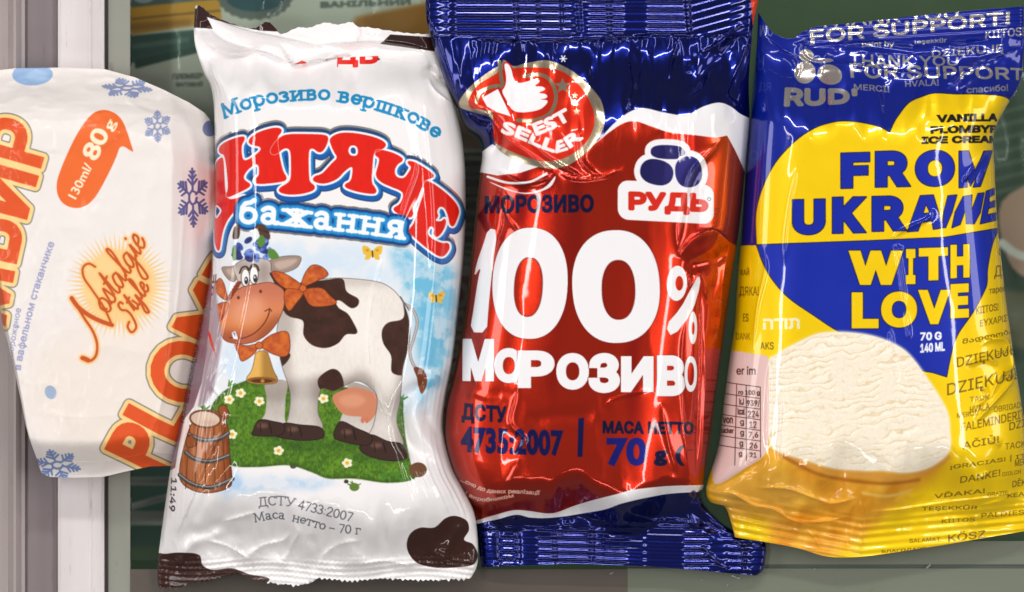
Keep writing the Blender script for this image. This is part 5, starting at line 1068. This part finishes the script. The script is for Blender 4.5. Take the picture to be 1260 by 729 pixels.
# ================================================================== blue and yellow wrapper
Py = print_yellow(); imy = Py.image('artwork_yellow')
MY = film_mat('yellow_film', imy, .40, .8, .85, .14, 130, .12, .2)
def yel_shape(X, Y, U, V):
    f = sstep(50, 170, wander(X, Y, 40, 85)) * sstep(655, 540, wander(X, Y, 34, 86))
    dome = 16 * pillow(U, 4.6, 2.0) * (.14 + .86 * f)
    yt = 58 - .06 * (X - 1000); yb = 640 - .09 * (X - 1060) + np.where(X < 1060, -(1060 - X) * .28, 0)
    top = sstep(yt + 6, yt - 4, Y) * sstep(965, 1000, X); bot = sstep(yb - 6, yb + 4, Y)
    h = crumple(X, Y, 60, 24, 51, 1.1, 2) * np.exp(-np.clip(Y - yt, 0, None) / 45.) * (1 - top) * sstep(960, 1010, X) + crumple(X, Y, 44, 40, 54, 1.1, 2) * np.exp(-np.clip(yb - Y, 0, None) / 34.) * (1 - bot) + crumple(X, Y, 110, 130, 57, .16, 2) * (1 - bot)
    h += ribs(Y + .06 * (X - 1000), 7.6, .3) * top + ribs(Y - yb, 9.6, .40) * bot * (.6 + .4 * sstep(.3, .6, vnoise(X / 40, 7 + 0 * X, 58)))
    C = crease
    for p, a, w, k in (([(995, 40), (988, 64), (1004, 76), (1022, 72)], 2.2, 5, 'side'), ([(938, 40), (960, 60), (984, 76), (980, 100), (966, 128)], 1.8, 6, 'side'), ([(1000, 60), (1060, 54), (1140, 62), (1230, 50)], -2.0, 6, 'soft'), ([(1010, 74), (1080, 84), (1150, 92), (1220, 76), (1256, 60)], 1.6, 5, 'side'),
                       ([(1156, 112), (1172, 104), (1186, 88), (1216, 74), (1258, 58)], 2.6, 5, 'ridge'), ([(1168, 118), (1200, 100), (1230, 78)], -1.4, 5, 'ridge'), ([(1160, 105), (1180, 96), (1190, 80)], 1.2, 4, 'ridge'),
                       ([(1260, 95), (1246, 122), (1228, 150), (1218, 170)], 2.0, 6, 'side'), ([(1216, 182), (1196, 206), (1180, 228)], 2.0, 4.5, 'ridge'), ([(1222, 186), (1208, 210), (1200, 230)], 1.3, 4, 'ridge'), ([(1145, 256), (1138, 270), (1116, 280), (1092, 294)], 1.9, 4.5, 'ridge'),
                       ([(1094, 300), (1100, 312), (1106, 345), (1110, 380)], 1.4, 3.5, 'ridge'), ([(1096, 302), (1108, 308)], 1.0, 3, 'ridge'), ([(1092, 400), (1094, 440), (1102, 474)], 1.3, 4, 'ridge'), ([(1110, 380), (1116, 420)], .9, 5, 'ridge'),
                       ([(980, 200), (972, 240), (966, 280), (962, 330)], 1.0, 4, 'ridge'), ([(938, 300), (940, 330), (930, 380), (925, 436)], 1.3, 4.5, 'ridge'), ([(962, 470), (962, 510), (958, 560), (956, 590)], 1.4, 4.5, 'ridge'), ([(946, 440), (944, 500), (942, 552)], -.9, 4, 'ridge'),
                       ([(1200, 430), (1215, 418), (1238, 420), (1246, 450), (1228, 462), (1212, 500)], 2.1, 6, 'ridge'), ([(1184, 450), (1210, 440), (1226, 452)], 1.6, 5, 'ridge'), ([(1254, 458), (1236, 478), (1214, 500), (1196, 520)], 1.7, 5, 'ridge'), ([(1204, 470), (1212, 486), (1196, 500)], 1.4, 5, 'ridge'), ([(1212, 538), (1230, 548)], .9, 5, 'ridge'), ([(1196, 590), (1216, 580)], .9, 4, 'ridge'),
                       ([(1225, 282), (1236, 320), (1246, 380), (1252, 440)], .9, 4, 'ridge'),
                       ([(871, 604), (900, 606), (925, 620), (952, 626), (975, 640), (1010, 642), (1050, 634)], 2.6, 5.5, 'side'), ([(925, 600), (965, 600), (1000, 612), (1025, 619), (1060, 610)], 1.9, 5, 'ridge'), ([(890, 612), (915, 630), (940, 650)], -1.5, 7, 'soft'), ([(944, 560), (920, 578), (890, 596), (872, 604)], -1.8, 5, 'soft'),
                       ([(1056, 610), (1062, 640), (1060, 686)], 1.4, 5, 'side'), ([(1050, 620), (1044, 650), (1046, 684)], -1.1, 5, 'ridge'), ([(980, 640), (1000, 660), (1016, 684)], .9, 6, 'ridge'),
                       ([(1060, 630), (1110, 626), (1180, 616), (1262, 606)], 1.3, 6, 'side'), ([(1205, 622), (1240, 614)], 1.0, 4, 'ridge')):
        h += C(X, Y, p, a * (2.0 if min(q_[0] for q_ in p) > 1180 and 410 < p[0][1] < 600 else 1.0), w, k)
    return dome, h
wrapper('yellow_blue_wrapper', 'blue and yellow ice cream wrapper with a heart and a vanilla scoop', 'ice cream', MY, Py,
        spline([(934, 14), (948, 36), (960, 44), (976, 47), (990, 38), (1010, 32), (1060, 27), (1120, 20), (1180, 14), (1262, 7)], 5),
        spline([(1262, 7), (1262, 60), (1257, 104), (1241, 130), (1225, 165), (1226, 210), (1229, 270), (1233, 310), (1240, 370), (1250, 440), (1258, 490), (1265, 540), (1268, 654)], 5),
        spline([(905, 662), (950, 669), (985, 676), (1020, 686), (1060, 686), (1100, 681), (1160, 672), (1200, 665), (1268, 654)], 5),
        spline([(934, 14), (932, 60), (926, 120), (919, 200), (912, 300), (908, 350), (905, 400), (899, 440), (891, 500), (885, 550), (870, 598), (874, 618), (892, 624), (900, 644), (905, 662)], 5), (.075, .935), yel_shape,
        lambda X, Y: 4.0 + 2.4 * sstep(480, 680, Y) * sstep(1150, 880, X), 1.1)
